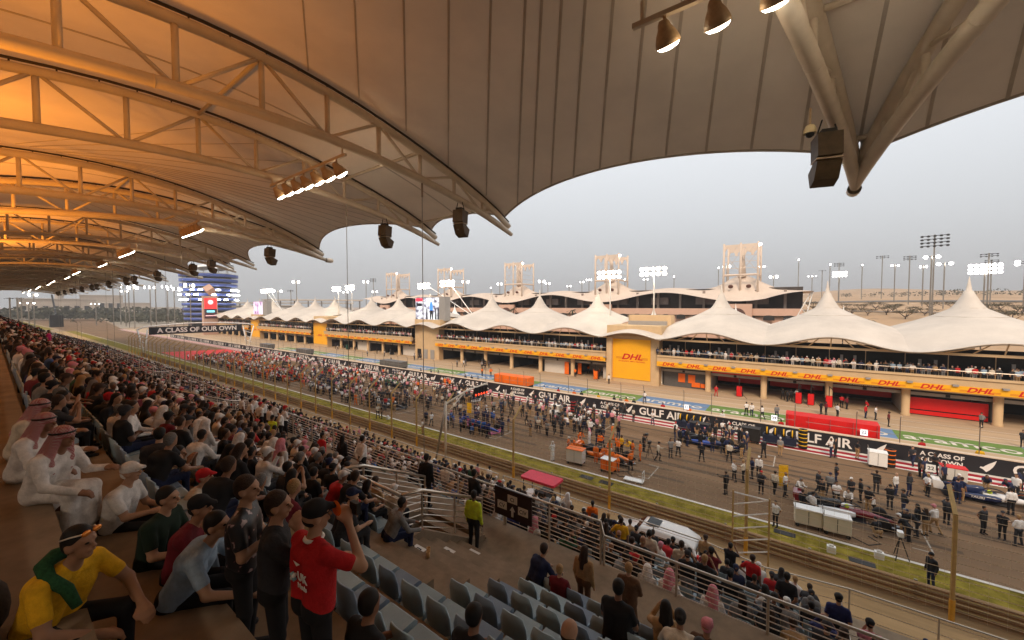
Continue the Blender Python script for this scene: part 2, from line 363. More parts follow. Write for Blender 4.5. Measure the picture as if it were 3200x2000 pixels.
# ------------------------------------------------------------- grandstand steps, walkway, vomitory
stand = thing('grandstand', 'tan concrete grandstand terraces with walkway and sunken stair opening', 'grandstand', (-60, 8, 0))
def uy(k): return 2.3 + .9*k
def uz(k): return 14 - (2.58 + .565*uy(k))
XL, XR = -230, 40
VX0, VX1, VY0, VY1 = -9.9, -7.55, 5.75, 8.6
def slab(x0, x1, y0, y1, z, d=1.2, name='step'):
    MB().box(x0, x1, y0, y1, z-d, z).build(name, M_conc, stand)
for k in range(-9, 6):
    y0, y1 = uy(k)-.1, uy(k)+.8
    if y1 > VY0+.05: slab(XL, VX0-.15, y0, y1, uz(k)); slab(VX1+.15, XR, y0, y1, uz(k))
    else: slab(XL, XR, y0, y1, uz(k))
for a, b, y0, y1 in ((XL, VX0-.15, 7.6, 9.7), (VX1+.15, XR, 7.6, 9.7), (VX0-.15, VX1+.15, VY1+.1, 9.7)): slab(a, b, y0, y1, 7.1, .5, 'walkway')
def ly(j): return 9.7 + .9*j
def lz(j): return 6.05 - .4*j
for j in range(9): slab(XL, XR if j < 4 else 1.2, ly(j), ly(j)+.9, lz(j))
slab(XL, XR, 17.8, 18.7, 2.55, .6, 'walkway'); slab(1.2, XR, 13.3, 17.8, 2.55, .6, 'walkway')
MB().box(XL, XR, 18.55, 18.72, -.05, 1.94).build('front_wall', M_conc, stand)
# vomitory walls and stair
w = MB(); zt = 8.5
for x in (VX0-.15, VX1): 
    m = MB(); m.prism([(VY0-.15, 4.2), (VY1, 4.2), (VY1, 7.25), (VY1-.5, 7.35), (VY0+.6, 8.45), (VY0-.15, 8.5)], x, x+.15, 'x'); m.build('vomitory_wall', M_conc, stand)
MB().box(VX0, VX1, VY0-.15, VY0, 4.2, 8.5).build('vomitory_wall', M_conc, stand)
for i in range(9): MB().box(VX0+.01, VX1-.01, VY1-.3*(i+1), VY1-.3*i, 4.2, 7.02-.18*i).build('stair_step', M_conc, stand)
# aisle half steps beside the opening
AX0, AX1 = -7.35, -4.95
for k in range(2, 6):
    MB().box(AX0, AX1, uy(k)+.38, uy(k)+.8, uz(k)-.5085, uz(k)-.254+.0).build('stair_step', M_conc, stand) if False else MB().box(AX0, AX1, uy(k)-.1, uy(k)+.32, uz(k), uz(k)+.254).build('stair_step', M_conc, stand)
# unseen rear wall, added and raised to shade the stand from behind
MB().box(XL, XR, -9.3, -9.0, -.05, 18.3).build('rear_wall', M_conc, stand)
# row cards
for k, s in ((3, 'D'), (4, 'C'), (5, 'B')):
    c = thing('row_card', f'white card with letter {s} lying on the stair step', 'card', (-6.75, uy(k)+.55, uz(k)+.003))
    MB().box(-.17, .17, -.13, .13, 0, .004).build('card', M_white, c, local=True); ob('lettering', text_mesh(s, .2, M_black, 0, .004, .001), c, (0, 0, .0055), (0, 0, R(-90)))
# railings
def railing(path, label, h=1.08, bars=6, step=2.0, r=.034, group='stainless railings'):
    t = thing('railing', label, 'railing', path[0], 0, group)
    P = [Vector(p) for p in path]; top = [p + Vector((0, 0, h)) for p in P]
    MB().tube(top, r, 8).build('top_rail', M_rail, t, True)
    for i in range(bars):
        z = h*(.12 + .76*i/max(1, bars-1)) if bars > 1 else h*.5
        MB().tube([p + Vector((0, 0, z)) for p in P], .011, 5).build('bar', M_rail, t)
    for a, b in zip(P[:-1], P[1:]):
        n = max(1, int(round((b-a).length/step)))
        for i in range(n + (1 if b is P[-1] else 0)):
            p = a + (b-a)*(i/n); MB().tube([p, p + Vector((0, 0, h-.02))], .028, 8).build('post', M_rail, t)
    return t
railing([(-7.4, 9.62, 7.1), (-4.2, 9.62, 7.1), (-4.1, 9.62, 6.75), (3.2, 9.62, 6.75), (5.2, 9.9, 6.1)], 'steel railing along the walkway right of the seat-block sign', 1.15, 8)
railing([(-30, 9.62, 7.1), (-7.45, 9.62, 7.1)], 'steel railing along the walkway left of the seat-block sign', 1.1, 8)
railing([(-75, 9.62, 7.1), (-30.4, 9.62, 7.1)], 'long steel railing along the walkway farther left', 1.1, 4, 3)
railing([(-7.47, 5.7, 8.5), (-7.47, 6.3, 8.4), (-7.47, 8.55, 7.28)], 'steel railing on the near side of the stair opening', 1.05, 6, 1.4, .042)
railing([(-9.98, 5.7, 8.5), (-7.5, 5.68, 8.5)], 'steel railing across the top of the stair opening', 1.05, 6, 1.3, .042)
railing([(-9.98, 5.75, 8.5), (-9.98, 6.3, 8.4), (-9.98, 8.55, 7.28)], 'steel railing on the far side of the stair opening', 1.05, 6, 1.4, .042)
railing([(1.3, 13.4, 3.6), (1.3, 17.7, 2.6)], 'steel railing at the end of the lower seat block', 1.0, 6, 1.6)
railing([(-14.5, 18.6, 2.55), (-3.2, 18.6, 2.55), (-1.0, 18.6, 2.3), (1.6, 18.6, 2.55), (40, 18.6, 2.55)], 'long pale handrail along the front of the stand', 1.08, 3, 2.2, .03)
railing([(-160, 18.6, 2.55), (-14.9, 18.6, 2.55)], 'long handrail along the front of the far stand', 1.08, 3, 4, .03)
for x in (-27.5, -45): railing([(x, 5.7, 8.5), (x, 8.55, 7.28), (x, 9.5, 7.1)], f'steel railing across the {"second" if x > -30 else "third"} stair opening', 1.05, 5, 1.5)
# seat block sign
t = thing('seat_block_sign', 'dark sign with white panels CI CV CIV and arrow on the railing', 'sign', (-7.05, 9.54, 7.45))
MB().box(-7.75, -6.35, 9.50, 9.55, 7.42, 8.30).build('panel', mat('sign_brown', (.030, .014, .014), .5), t)
for x, z, s in ((-7.05, 8.02, 'CI'), (-7.45, 7.75, 'CV'), (-6.65, 7.75, 'CIV')):
    p = MB().box(x-.18, x+.18, 9.485, 9.499, z-.10, z+.14).build('plate', mat('sign_plate', (.62, .58, .54), .5), t)
    ob('lettering', text_mesh(s, .17, M_black, 0, .002, .002), p, (x-(-7.05), 9.482-9.54, z+.01-7.45), (R(90), 0, 0))
MB().prism([(-7.09, 7.5), (-7.01, 7.5), (-7.01, 7.68), (-6.95, 7.68), (-7.05, 7.82), (-7.15, 7.68), (-7.09, 7.68)], 9.485, 9.499, 'y').build('arrow', mat('sign_plate', (1, 1, 1)), t)
# seats
M_seat = mat('blue_grey_seat', (.30, .40, .455), .42, 0, .10, 4); M_seat2 = mat('slate_blue_seat', (.20, .27, .36), .42, 0, .10, 4)
sb = MB()   # back shell, local: +y forward, origin on floor under the back
def backf(u, v): # u -1..1, v 0..1
    w = .215*(1 - .25*max(0, (v-.6)/.4)**2*abs(u)); return (u*w, .02 + .055*(1-u*u)*-1 + .05*(1-v), .33 + .47*v - .05*abs(u)**3*v)
rows = [backf(u, v) for u in np.linspace(-1, 1, 7) for v in np.linspace(0, 1, 4)]
sb.grid(backf, list(np.linspace(-1, 1, 7)), list(np.linspace(0, 1, 4)))
off = len(sb.v); sb.v += [(x, y-.022, z) for x, y, z in sb.v[:]]; sb.f += [tuple(off+i for i in f[::-1]) for f in sb.f[:]]; sb.m += sb.m[:]
def rim(idx):
    for a, b in zip(idx[:-1], idx[1:]): sb.f.append((a, b, off+b, off+a)); sb.m.append(0)
rim([i*4+3 for i in range(7)]); rim([0, 1, 2, 3]); rim([24+3, 24+2, 24+1, 24])
ME_back = sb.mesh('seat_back', M_seat, True)
sp = MB(); sp.prism([(.0, .36), (.08, .43), (.40, .45), (.44, .41), (.43, .36), (.10, .33)], -.215, .215, 'x'); ME_pan = sp.mesh('seat_pan', M_seat)
sg = MB(); sg.box(-.03, .03, .02, .2, 0, .34); ME_leg = sg.mesh('seat_leg', M_dark)
def seat(x, y, z, label, two, parts=True):
    t = thing('stadium_seat', label, 'seat', (x, y, z), 0, 'plastic stadium seats')
    for nme, me in (('seat_back', ME_back), ('seat_pan', ME_pan), ('bracket', ME_leg)):
        o = ob(nme, me, t)
        if two and nme != 'bracket': o.material_slots[0].link = 'OBJECT'; o.material_slots[0].material = M_seat2
    return t
# ------------------------------------------------------------- pit wall, pit building
M_tan = mat('tan_render', (.55, .385, .215), .8, 0, .08, .8); M_tan2 = mat('tan_panel', (.60, .42, .24), .75, 0, .06, .6)
M_yel = mat('yellow_panel', (.83, .40, .012), .5, 0, .05, .5); M_dred = mat('logo_red', (.55, .012, .014), .5, 0, 0); M_ora = mat('logo_orange', (.62, .20, .01), .5, 0, 0)  # M_ora is the plain orange of the logo stripes
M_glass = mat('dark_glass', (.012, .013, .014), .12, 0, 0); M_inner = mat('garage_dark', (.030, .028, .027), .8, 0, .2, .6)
M_door = mat('roller_door', (.33, .31, .29), .5, .2, .08, 2); M_tent = mat('tent_membrane', (.56, .50, .435), .8, 0, .12, .22)
M_red = mat('bright_red', (.62, .012, .012), .45, 0, .06, 1); M_orange = mat('bright_orange', (.80, .15, .012), .5, 0, .08, 2); M_gwhite = mat('garage_white', (.6, .56, .5), .5, 0, .06, 1)
pw = thing('pit_wall', 'long black pit wall carrying white GULF AIR banners', 'wall', (-60, 49.4, 0))
MB().box(-230, 60, 49.3, 49.7, 0, 1.42).build('wall', mat('banner_black', (.016, .016, .019), .55, 0, .1, 1), pw)
MB().box(-230, 60, 49.27, 49.73, 1.42, 1.5).build('coping', mat('coping_cream', (.60, .48, .36), .6), pw)
M_let = mat('banner_white', (.72, .69, .64), .6, 0, 0)
def falcon(x, z, s, parent):
    pts = [(-.05, -.5), (.12, -.32), (.30, -.05), (.42, .25), (.50, .55), (.28, .36), (.08, .20), (-.10, .02), (-.22, -.12), (-.36, -.10), (-.42, -.2), (-.24, -.3)]
    MB().prism([(x+s*a, z+s*b) for a, b in pts], 49.285, 49.299, 'y').build('falcon_emblem', M_let, parent)
x = 24.0
while x > -225:
    o = ob('lettering', text_mesh('GULF AIR', 1.27, M_let, 0, .026, .006), pw, (x-7.4+60, 49.293-49.4, .66), (R(90), 0, 0)); o.scale.x = 1.0
    falcon(x-11.4, .70, 1.0, pw)
    for i, s in enumerate(('A CLASS OF', 'OUR OWN')): ob('lettering', text_mesh(s, .50, M_let, 0, .012, .006), pw, (x-14.0+60, 49.293-49.4, .95-.52*i), (R(90), 0, 0))
    falcon(x-2.8, .70, 1.0, pw); x -= 15.2
# fence hoops on the pit wall
for i in range(46):
    x = 20 - 3.9*i - (.9 if i % 2 else 0)
    t = thing('fence_post', f'thin curved fence post on the pit wall, {ow(i+1)} from the right', 'post', (x, 49.6, 1.5), 0, 'thin posts on the pit wall')
    MB().tube([(x, 49.6, 1.5), (x, 49.6, 3.6), (x, 49.5, 3.85), (x, 49.25, 4.0)], .035, 5).build('pole', M_steel, t)
    if i < 24: MB().tube([(x, 49.6, 2.2), (x-3.9, 49.6, 2.2)], .02, 4).build('cross_wire', M_steel, t)
# tent surface profile
TP = [(0, 16.3), (.5, 15.95), (.9, 15.0), (1.55, 13.75), (3.6, 12.55), (5.5, 11.7), (7.7, 10.85), (9.75, 9.95), (12.4, 8.45), (14, 7.9)]
def tent(px, parent, x0, x1):
    def zf(x, y):
        dx, dy = abs(x-px), abs(y-82); return interp(math.hypot(dx, .65*dy), TP)
    xs = sorted(set([x0, x1] + [px + s*q for q in (0, .35, .7, 1.1, 1.6, 2.3, 3.1, 4, 5, 6, 7) for s in (-1, 1)])); xs = [q for q in xs if x0 <= q <= x1]
    ys = [67.2, 67.9, 69, 71, 73, 75, 77, 78.5, 79.6, 80.3, 80.8, 81.2, 81.6, 82, 82.4, 82.8, 83.2, 84, 85, 87, 90, 93, 96]
    def P(x, y):
        z = zf(x, y)
        e = 8.42 + 1.45*math.cos(math.pi*(x-px)/15.4)**2 if abs(x-px) < 7.7 else 8.42
        w = min(1, max(0, (y-67.2)/6)); w = w*w*(3-2*w)
        return (x, y, e*(1-w) + z*w)
    m = MB(); m.grid(P, xs, ys); o = m.build('tent_roof', M_tent, parent, True)
    e = MB(); e.tube([P(x, 67.2) for x in np.linspace(x0, x1, 25)], .07, 5); e.build('tent_edge', M_tent, o, True)
    e = MB(); e.tube([Vector(P(x, 67.2))+Vector((0, .25, -.16)) for x in np.linspace(x0, x1, 25)], .05, 5); e.build('tent_edge', M_steel, o, True)
    s = MB(); s.lathe([(.62, 15.7), (.5, 16.1), (.33, 16.2), (.2, 17), (.03, 18.15), (0, 18.15)], (px, 82, 0), 12); s.build('spire', M_tent, o, True)
    for rr, z in ((1.58, 13.74), (3.62, 12.56)):
        s = MB(); s.tube([(px+rr*math.cos(a), 82+rr/.65*math.sin(a), z+.02) for a in np.linspace(0, 2*math.pi, 33)], .03, 4); s.build('ring_seam', M_seam, o)
ME_dhl = text_mesh('DHL', .95, M_dred, .32, .03, .006)
SIDE = ['nearest', 'second', 'third', 'fourth', 'fifth']
def logo(x, y, z, s, parent, p0, stripes=True):
    o = ob('logo_lettering', ME_dhl, parent, (x-p0[0], y-.012-p0[1], z-p0[2]), (R(90), 0, 0)); o.scale = (1.36*s, s, 1)
    if stripes:
        m = MB()
        for a, b in ((-1.95, -1.18), (1.18, 1.95)):
            for q in range(2): m.box(x+a*s, x+b*s, y-.014, y-.006, z+(-.25+.14*q)*s, z+(-.17+.14*q)*s)
        m.build('logo_stripe', M_ora, parent)
for k in range(5):
    Xl = -19.9-55.6*k; Xr = Xl+46.2; p0 = ((Xl+Xr)/2, 70, 0)
    b = thing('pit_building', f'{SIDE[k]} section of the tan pit building with garages, balcony and white tent roofs', 'building', p0, 0, 'pit building sections')
    MB().box(Xl, Xr, 68.40, 68.60, 3.78, 4.56).build('sponsor_band', M_yel, b)
    MB().prism([(68.48, 4.56), (68.9, 4.56), (68.9, 5.62), (68.32, 5.62), (68.30, 5.38), (68.48, 5.34)], Xl, Xr, 'x').build('parapet', M_tan, b)
    MB().box(Xl, Xr, 68.6, 80, 3.62, 3.80).build('soffit', M_tan2, b); MB().box(Xl, Xr, 68.9, 71.6, 5.0, 5.14).build('balcony_floor', M_conc, b)
    MB().tube([(Xl, 68.62, 6.32), (Xr, 68.62, 6.32)], .045, 6).build('balcony_rail', M_rail, b)
    pr = MB(); [pr.tube([(x, 68.62, 5.6), (x, 68.62, 6.32)], .02, 4) for x in np.arange(Xl+.5, Xr, 1.93)]; o = pr.build('rail_post', M_rail, b); o['kind'] = 'stuff'
    MB().box(Xl, Xr, 71.6, 71.8, 4.7, 8.7).build('glass_front', M_glass, b)
    MB().box(Xl, Xr, 68.9, 69.2, 8.12, 8.42).build('beam', M_tan2, b)
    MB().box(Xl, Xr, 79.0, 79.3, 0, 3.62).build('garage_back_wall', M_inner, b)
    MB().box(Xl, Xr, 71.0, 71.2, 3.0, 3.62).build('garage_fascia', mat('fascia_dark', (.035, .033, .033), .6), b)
    MB().box(Xl, Xr, 70.9, 70.98, 2.62, 3.02).build('shutter_box', M_door, b)
    for i in range(7):
        x = Xl + 7.7*i
        if 0 < i < 6:
            c = MB(); c.lathe([(.46, 0), (.46, .25), (.40, .3), (.42, 3.62)], (x+.0, 70.3, 0), 16); c.build('column', M_tan, b, True)
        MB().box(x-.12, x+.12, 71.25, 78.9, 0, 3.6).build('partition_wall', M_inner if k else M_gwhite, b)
        for q in ((.0, .5) if i < 6 else (.0,)):
            xx = x + 7.7*q
            MB().box(xx-.035, xx+.035, 71.5, 71.6, 4.7, 8.12).build('mullion', M_tan2, b)
            if xx > Xl: MB().box(xx-.25, xx+.25, 68.12, 68.42, 4.50, 4.72).build('band_lamp', M_door, b)
        if i < 6:
            for q in (.25, .75): logo(x+7.7*q, 68.40, 4.16, .82 if k < 2 else .8, b, p0, k < 3)
            MB().box(x+1.2, x+1.5, 71.4, 71.55, 4.7, 7.2).build('door_frame', M_door, b); MB().box(x+2.6, x+2.9, 71.4, 71.55, 4.7, 7.2).build('door_frame', M_door, b)
            MB().box(x+3.6, x+4.0, 70.86, 70.9, 2.66, 3.0).build('garage_number_plate', M_black, b)
    for i in range(3):
        px = Xl + 7.7 + 15.4*i; tent(px, b, Xl if i == 0 else px-7.7, Xr if i == 2 else px+7.7)
        for d in (-4.6, -2.4, 0, 2.4, 4.6): MB().tube([(px+d*.55, 68.0, 9.75-.055*d*d*.55), (px+d, 69.05, 8.42)], .075, 5).build('arch_strut', M_tan2, b)
# garage fittings of the two nearest sections
def bay(k, i): return -19.9-55.6*k + 7.7*i + .45, -19.9-55.6*k + 7.7*(i+1) - .45
def fit(name, label, cat, parts, grp=None):
    t = thing(name, label, cat, parts[0][1][0:1] + parts[0][1][2:3] + (0,), 0, grp)
    for n, bb, m in parts: MB().box(*bb).build(n, m, t)
    return t
a, c = bay(0, 0); fit('garage_screen', 'closed grey garage screen with two orange red panels', 'screen', [('screen', (a, c, 71.3, 71.4, 0, 2.62), mat('screen_grey', (.10, .095, .09), .7)), ('panel', (a+2.4, a+3.5, 71.2, 71.29, .9, 2.4), M_orange), ('panel', (a+4.0, a+5.1, 71.2, 71.29, .9, 2.3), M_orange), ('panel', (a+4.6, a+5.9, 71.1, 71.19, .3, 1.1), M_orange), ('panel', (a+6.0, a+6.8, 71.1, 71.19, .3, 1.0), M_orange)])
a, c = bay(0, 4); fit('red_barrier', 'wide bright red screen closing a garage', 'screen', [('panel', (a, c, 71.35, 71.45, .75, 2.25), M_red), ('panel', (a, c, 71.35, 71.45, .12, .6), M_red), ('frame', (a, c, 71.46, 71.5, 0, 2.35), M_black)])
for i in (1, 2, 3):
    a, c = bay(0, i)
    fit('garage_lining', ['red team garage lining with dark floor left of the name boards', 'red team garage lining under the first name board', 'red team garage lining under the second name board'][i-1], 'garage lining', [('back_panel', (a, c, 76.8, 76.9, .9, 2.4), M_red), ('fascia_board', (a, c, 70.93, 70.99, 3.04, 3.6), M_red if i == 1 else mat('board_dark_red', (.16, .008, .01), .5)), ('floor', (a, c, 71.3, 76.5, .012, .022), mat('garage_floor', (.42, .31, .2), .5))])
for i, s in ((2, 'CARLOS SAINZ'), (3, 'CHARLES LECLERC')):
    a, c = bay(0, i); t = thing('name_board', f'black board with white driver name over the {"left" if i == 2 else "right"} red garage', 'sign', ((a+c)/2, 70.9, 3.3))
    MB().box(a+1.2, c-1.6, 70.86, 70.92, 3.1, 3.52).build('board', M_black, t); ob('lettering', text_mesh(s, .36, M_let, .25, .004, .004), t, (-.2, -.045, .0), (R(90), 0, 0))
for k in (1, 2):
    for i in range(6):
        if k == 1 and i == 5: continue
        a, c = bay(k, i)
        if (k, i) in ((2, 5), (2, 2), (1, 4)):
            t = thing('garage_door', f'white closed garage door, bay {i+1} of the {SIDE[k]} pit section', 'door', ((a+c)/2, 71.3, 0)); MB().box(a, c, 71.25, 71.35, 0, 2.62).build('panel', M_gwhite, t)
a, c = bay(1, 5); fit('garage_lining', 'white garage lining with orange panels beside the yellow tower', 'garage lining', [('back_panel', (a, c, 76.8, 76.9, .3, 2.6), M_gwhite), ('floor', (a, c, 71.3, 76.5, .012, .022), mat('garage_floor', (1, 1, 1))), ('side_panel', (a, a+.8, 71.6, 71.7, .2, 2.4), M_orange), ('side_panel', (c-1.1, c, 71.2, 71.3, 0, 2.2), M_gwhite)])
a, c = bay(1, 4); fit('garage_board', 'orange and black tool board standing before a garage', 'board', [('panel', (c-1.6, c-.6, 70.6, 70.75, .1, 2.6), M_orange), ('panel', (c-.6, c+.1, 70.6, 70.75, .1, 2.3), M_black)])
# stair towers between the sections
for k in range(5):
    X1 = -19.9-55.6*k; X0 = X1-9.4; yellow = k != 1
    t = thing('stair_tower', ['tan tower with large yellow DHL panel', 'tan tower with doors under the big screen', 'tan tower with yellow front right of the far screen', 'yellow fronted tower under the small pink screen', 'farthest yellow fronted tower by the totem'][k], 'tower', ((X0+X1)/2, 70, 0), 0, 'towers between pit building sections')
    MB().box(X0, X1, 69.7, 84, 0, 8.6).build('wall', M_tan, t)
    MB().box(X0-.3, X1+.3, 69.9, 84, 8.6, 10.45).build('roof_parapet', M_tan, t)
    mm = MB(); mm.grid(lambda u, v: (X0-.9+11.2*u, 67.3+2.7*v, 8.3+1.05*math.sin(math.pi*u)**1.2+.55*v), list(np.linspace(0, 1, 19)), [0, .5, 1]); mm.build('awning', M_tent, t, True)
    ed = MB(); ed.tube([(X0-.9+11.2*u, 67.3, 8.27+1.05*math.sin(math.pi*u)**1.2) for u in np.linspace(0, 1, 19)], .08, 5); ed.build('awning_edge', M_tent, t, True)
    if yellow:
        MB().box(X0+(.95 if k == 0 else .1), X1-(1.45 if k == 0 else .1), 69.58, 69.69, .72, 8.0).build('sponsor_panel', M_yel, t)
        if k == 0: logo(X0+4.6, 69.575, 4.75, 1.5, t, ((X0+X1)/2, 70, 0)); ob('lettering', text_mesh('EXCELLENCE. SIMPLY DELIVERED.', .33, M_dred, .1, .004, .004), t, (-.1, -.43, 3.95), (R(90), 0, 0))
        else: logo(X0+4.6, 69.575, 3.8, 1.0, t, ((X0+X1)/2, 70, 0))
    else:
        for a in (1.0, 3.6, 6.2): MB().box(X0+a, X0+a+1.5, 69.62, 69.69, 0, 2.5).build('door', M_door if a > 2 else M_black, t)
    MB().box(X0, X0+1.0, 69.0, 69.7, 0, 8.3).build('pier', M_tan2, t) if k == 0 else None
# roof plant on the nearest tower
t = thing('air_handler', 'cream rooftop air handling unit on the yellow tower', 'air handler', (-25, 77, 10.45))
MB().bbox(-27.5, -19.5, 75, 78.5, 10.45, 12.3, .5).build('casing', M_tan2, t); MB().box(-27.2, -20, 74.5, 75, 10.45, 11.2).build('duct', M_door, t)
def lamp_rack(x, y, z0, top, label, lean=(0, 0), n=5):
    t = thing('floodlight_mast', label, 'floodlight mast', (x, y, z0), 0, 'floodlight masts on the pit roof')
    tx, ty = x+lean[0], y+lean[1]
    MB().tube([(x, y, z0), (x, y, z0+(top-z0)*.72) if lean == (0, 0) else (x, y, z0+.2), (tx, ty-.6, top)], [.17, .13, .1], 8).build('pole', M_white, t, True)
    for r_, zz in ((0, top), (1, top-1.0)):
        MB().tube([(tx-2.3, ty-.7, zz), (tx+2.3, ty-.7, zz)], .05, 5).build('arm', M_steel, t)
        for i in range(n):
            xx = tx-2.2+4.4*i/(n-1)
            l = MB().ball((xx, ty-.8-.3*(i % 2), zz-.3), (.42, .42, .36), 8, 5).build('lamp', M_lamp, t, True)
    return t
lamp_rack(-23.7, 79, 10.4, 21.6, 'white floodlight mast standing on the yellow tower roof'); lamp_rack(-32.8, 79, 10.4, 21.4, 'white floodlight mast left of the yellow tower roof')
lamp_rack(-71.0, 79, 10.4, 21.0, 'leaning floodlight mast just right of the big screen', (-7, -3)); lamp_rack(-72.5, 81, 10.4, 21.0, 'leaning floodlight mast crossing behind the big screen', (-21, 0))
lamp_rack(-131, 79, 10.4, 21.5, 'right white floodlight mast on the third tower'); lamp_rack(-140, 79, 10.4, 21.2, 'left white floodlight mast on the third tower')
lamp_rack(-186, 79, 10.4, 22, 'leaning floodlight mast right of the pink screen', (-12, 0)); lamp_rack(-187, 80, 10.4, 22, 'leaning floodlight mast over the pink screen', (-20, 0))
# LED screens
def led_mat(name, cols, sc):
    m = bpy.data.materials.new(name); m.use_nodes = True; n = m.node_tree.nodes; l = m.node_tree.links.new; b = n['Principled BSDF']
    g = n.new('ShaderNodeTexCoord'); mp = n.new('ShaderNodeMapping'); mp.inputs['Scale'].default_value = sc; t = n.new('ShaderNodeTexNoise'); t.inputs['Scale'].default_value = 1; t.inputs['Detail'].default_value = 3
    r = n.new('ShaderNodeValToRGB'); r.color_ramp.interpolation = 'CONSTANT'; e = r.color_ramp.elements
    e[0].position = 0; e[0].color = (*cols[0], 1); e[1].position = .40; e[1].color = (*cols[1], 1)
    for p, c in ((.47, cols[2]), (.55, cols[3])): q = e.new(p); q.color = (*c, 1)
    l(g.outputs['Object'], mp.inputs[0]); l(mp.outputs[0], t.inputs[0]); l(t.outputs[0], r.inputs[0]); l(r.outputs[0], b.inputs['Emission Color']); b.inputs['Emission Strength'].default_value = 1.0
    b.inputs['Base Color'].default_value = (.02, .02, .02, 1); m.cycles.emission_sampling = 'NONE'; return m
t = thing('led_screen', 'big lit screen showing a figure in blue on the tower roof', 'screen', (-81, 72, 10.4))
MB().box(-86.2, -74.6, 71.0, 73.0, 10.2, 16.5).build('casing', M_door, t)
MB().box(-86.0, -76.8, 70.9, 70.99, 10.4, 16.3).build('display', led_mat('screen_picture', [(.10, .10, .14), (.45, .42, .50), (.75, .75, .78), (.95, .96, .98)], (.55, 1, .8)), t)
M_sb = mat('screen_blue', (.05, .2, .7), .5, 0, 0, em=.8); M_sk = mat('screen_black', (.02, .02, .03), .5, 0, 0); M_sr = mat('screen_red', (.8, .03, .06), .5, 0, 0, em=.8)
MB().prism([(-80.2, 12.9), (-79.0, 12.9), (-79.1, 14.5), (-79.4, 15.1), (-79.9, 15.1), (-80.2, 14.4)], 70.86, 70.89, 'y').build('picture_figure', M_sb, t)
MB().prism([(-80.2, 10.5), (-79.8, 10.5), (-79.5, 12.2), (-79.3, 10.5), (-78.9, 10.5), (-79.0, 12.9), (-80.2, 12.9)], 70.86, 70.89, 'y').build('picture_figure', M_sk, t)
for a in (-81.7, -78.2, -77.3): MB().prism([(a, 10.5), (a+.6, 10.5), (a+.5, 13.4), (a+.1, 13.4)], 70.86, 70.89, 'y').build('picture_figure', M_sk, t)
MB().box(-85.9, -83.2, 70.86, 70.89, 15.3, 16.2).build('picture_caption', M_sr, t); MB().box(-85.6, -83.4, 70.86, 70.89, 14.0, 14.8).build('picture_caption', M_sk, t)
t = thing('led_screen', 'small lit pink screen on the far tower', 'screen', (-191, 72, 10.4))
MB().box(-196.5, -183, 71.0, 73, 10.2, 16.2).build('casing', M_door, t); MB().box(-196.3, -187, 70.9, 70.99, 10.4, 16.0).build('display', led_mat('screen_picture_pink', [(.2, .08, .2), (.55, .3, .5), (.85, .6, .8), (.95, .8, .92)], (.4, 1, .3)), t)
# pit perches
def perch(x0, x1, m, label, h=2.5):
    t = thing('pit_perch', label, 'pit stand', ((x0+x1)/2, 51.5, 0), 0, 'pit wall stands')
    MB().bbox(x0, x1, 50.6, 52.6, h*.52 if m is not M_red else .35, h, .12).build('cover', m, t)
    if m is not M_red: MB().box(x0+.1, x1-.1, 50.8, 52.4, .3, h*.52).build('base', M_dark, t)
    f = MB()
    for x in np.linspace(x0+.2, x1-.2, 5): MB().tube([(x, 50.5, .1), (x, 50.5, h+.05)], .035, 5).build('frame_post', M_steel if m is not M_red else mat('dull_red', (.45, .05, .05), .5), t)
perch(-1.2, 6.2, M_red, 'long bright red covered pit stand behind the black wall'); perch(-41.5, -34.6, M_orange, 'orange topped covered pit stand behind the black wall', 2.6); perch(-73.5, -66.5, mat('perch_grey', (.13, .12, .11), .5), 'grey covered pit stand behind the black wall', 2.4)
perch(-112, -106, mat('perch_grey', (1, 1, 1)), 'far grey pit stand near the gantry end', 2.4); perch(-136, -130, mat('perch_grey', (1, 1, 1)), 'farthest grey pit stand past the crowd', 2.4)
# ------------------------------------------------------------- background
M_pink = mat('pink_render', (.56, .36, .27), .8, 0, .07, .5); M_mtent = mat('paddock_membrane', (.60, .49, .40), .8, 0, .08, .2)
ms = thing('paddock_grandstand', 'pale pink paddock grandstand with draped fabric roof and mast frames', 'grandstand', (-85, 122, 0))
MX = [-13.6-37.9*i for i in range(5)]
def eave(x):
    d = min(abs(x-m) for m in MX); return 15.3 + 2.6*math.sin(math.pi*min(d, 18.95)/37.9)**2
def ridge(x):
    d = min(abs(x-m) for m in MX); return 18.6 + 1.0*math.sin(math.pi*min(d, 18.95)/37.9)**4 + 4.0*math.exp(-(d/5.5)**2)
xs = list(np.arange(-184, 3.1, 1.4))
def RP(x, v):
    y = 116.5 + 18*v; s = min(1, v/.5) if v <= .5 else (1-v)/.5; s = s**1.25
    if x > MX[0]+6: f = (x-MX[0]-6)/10; return (x, y, (eave(x)+(ridge(x)-eave(x))*s)*(1-f) + (17.6+.2*s)*f)
    return (x, y, eave(x)+(ridge(x)-eave(x))*s)
m = MB(); m.grid(RP, xs, list(np.linspace(0, 1, 17))); m.build('fabric_roof', M_mtent, ms, True)
MB().box(-182, 0, 118, 119, 11.6, 13.4).build('parapet', M_pink, ms); MB().box(-182, 0, 119.2, 134, 0, 11.4).build('lower_wall', M_pink, ms)
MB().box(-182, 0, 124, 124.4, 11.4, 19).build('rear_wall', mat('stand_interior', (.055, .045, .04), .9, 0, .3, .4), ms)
MB().box(-182, 0, 118.9, 124, 11.2, 11.5).build('deck', M_conc, ms)
for i, x in enumerate(np.arange(-180, 0, 6.3)): MB().box(x-.3, x+.3, 121, 121.6, 11.5, 18.3).build('column', mat('stand_column', (.25, .2, .17), .8), ms)
for x in np.arange(-176, -6, 12.6): MB().box(x, x+5, 122, 123.6, 14.5, 16.6).build('glass_box', mat('stand_box', (.22, .17, .15), .6), ms)
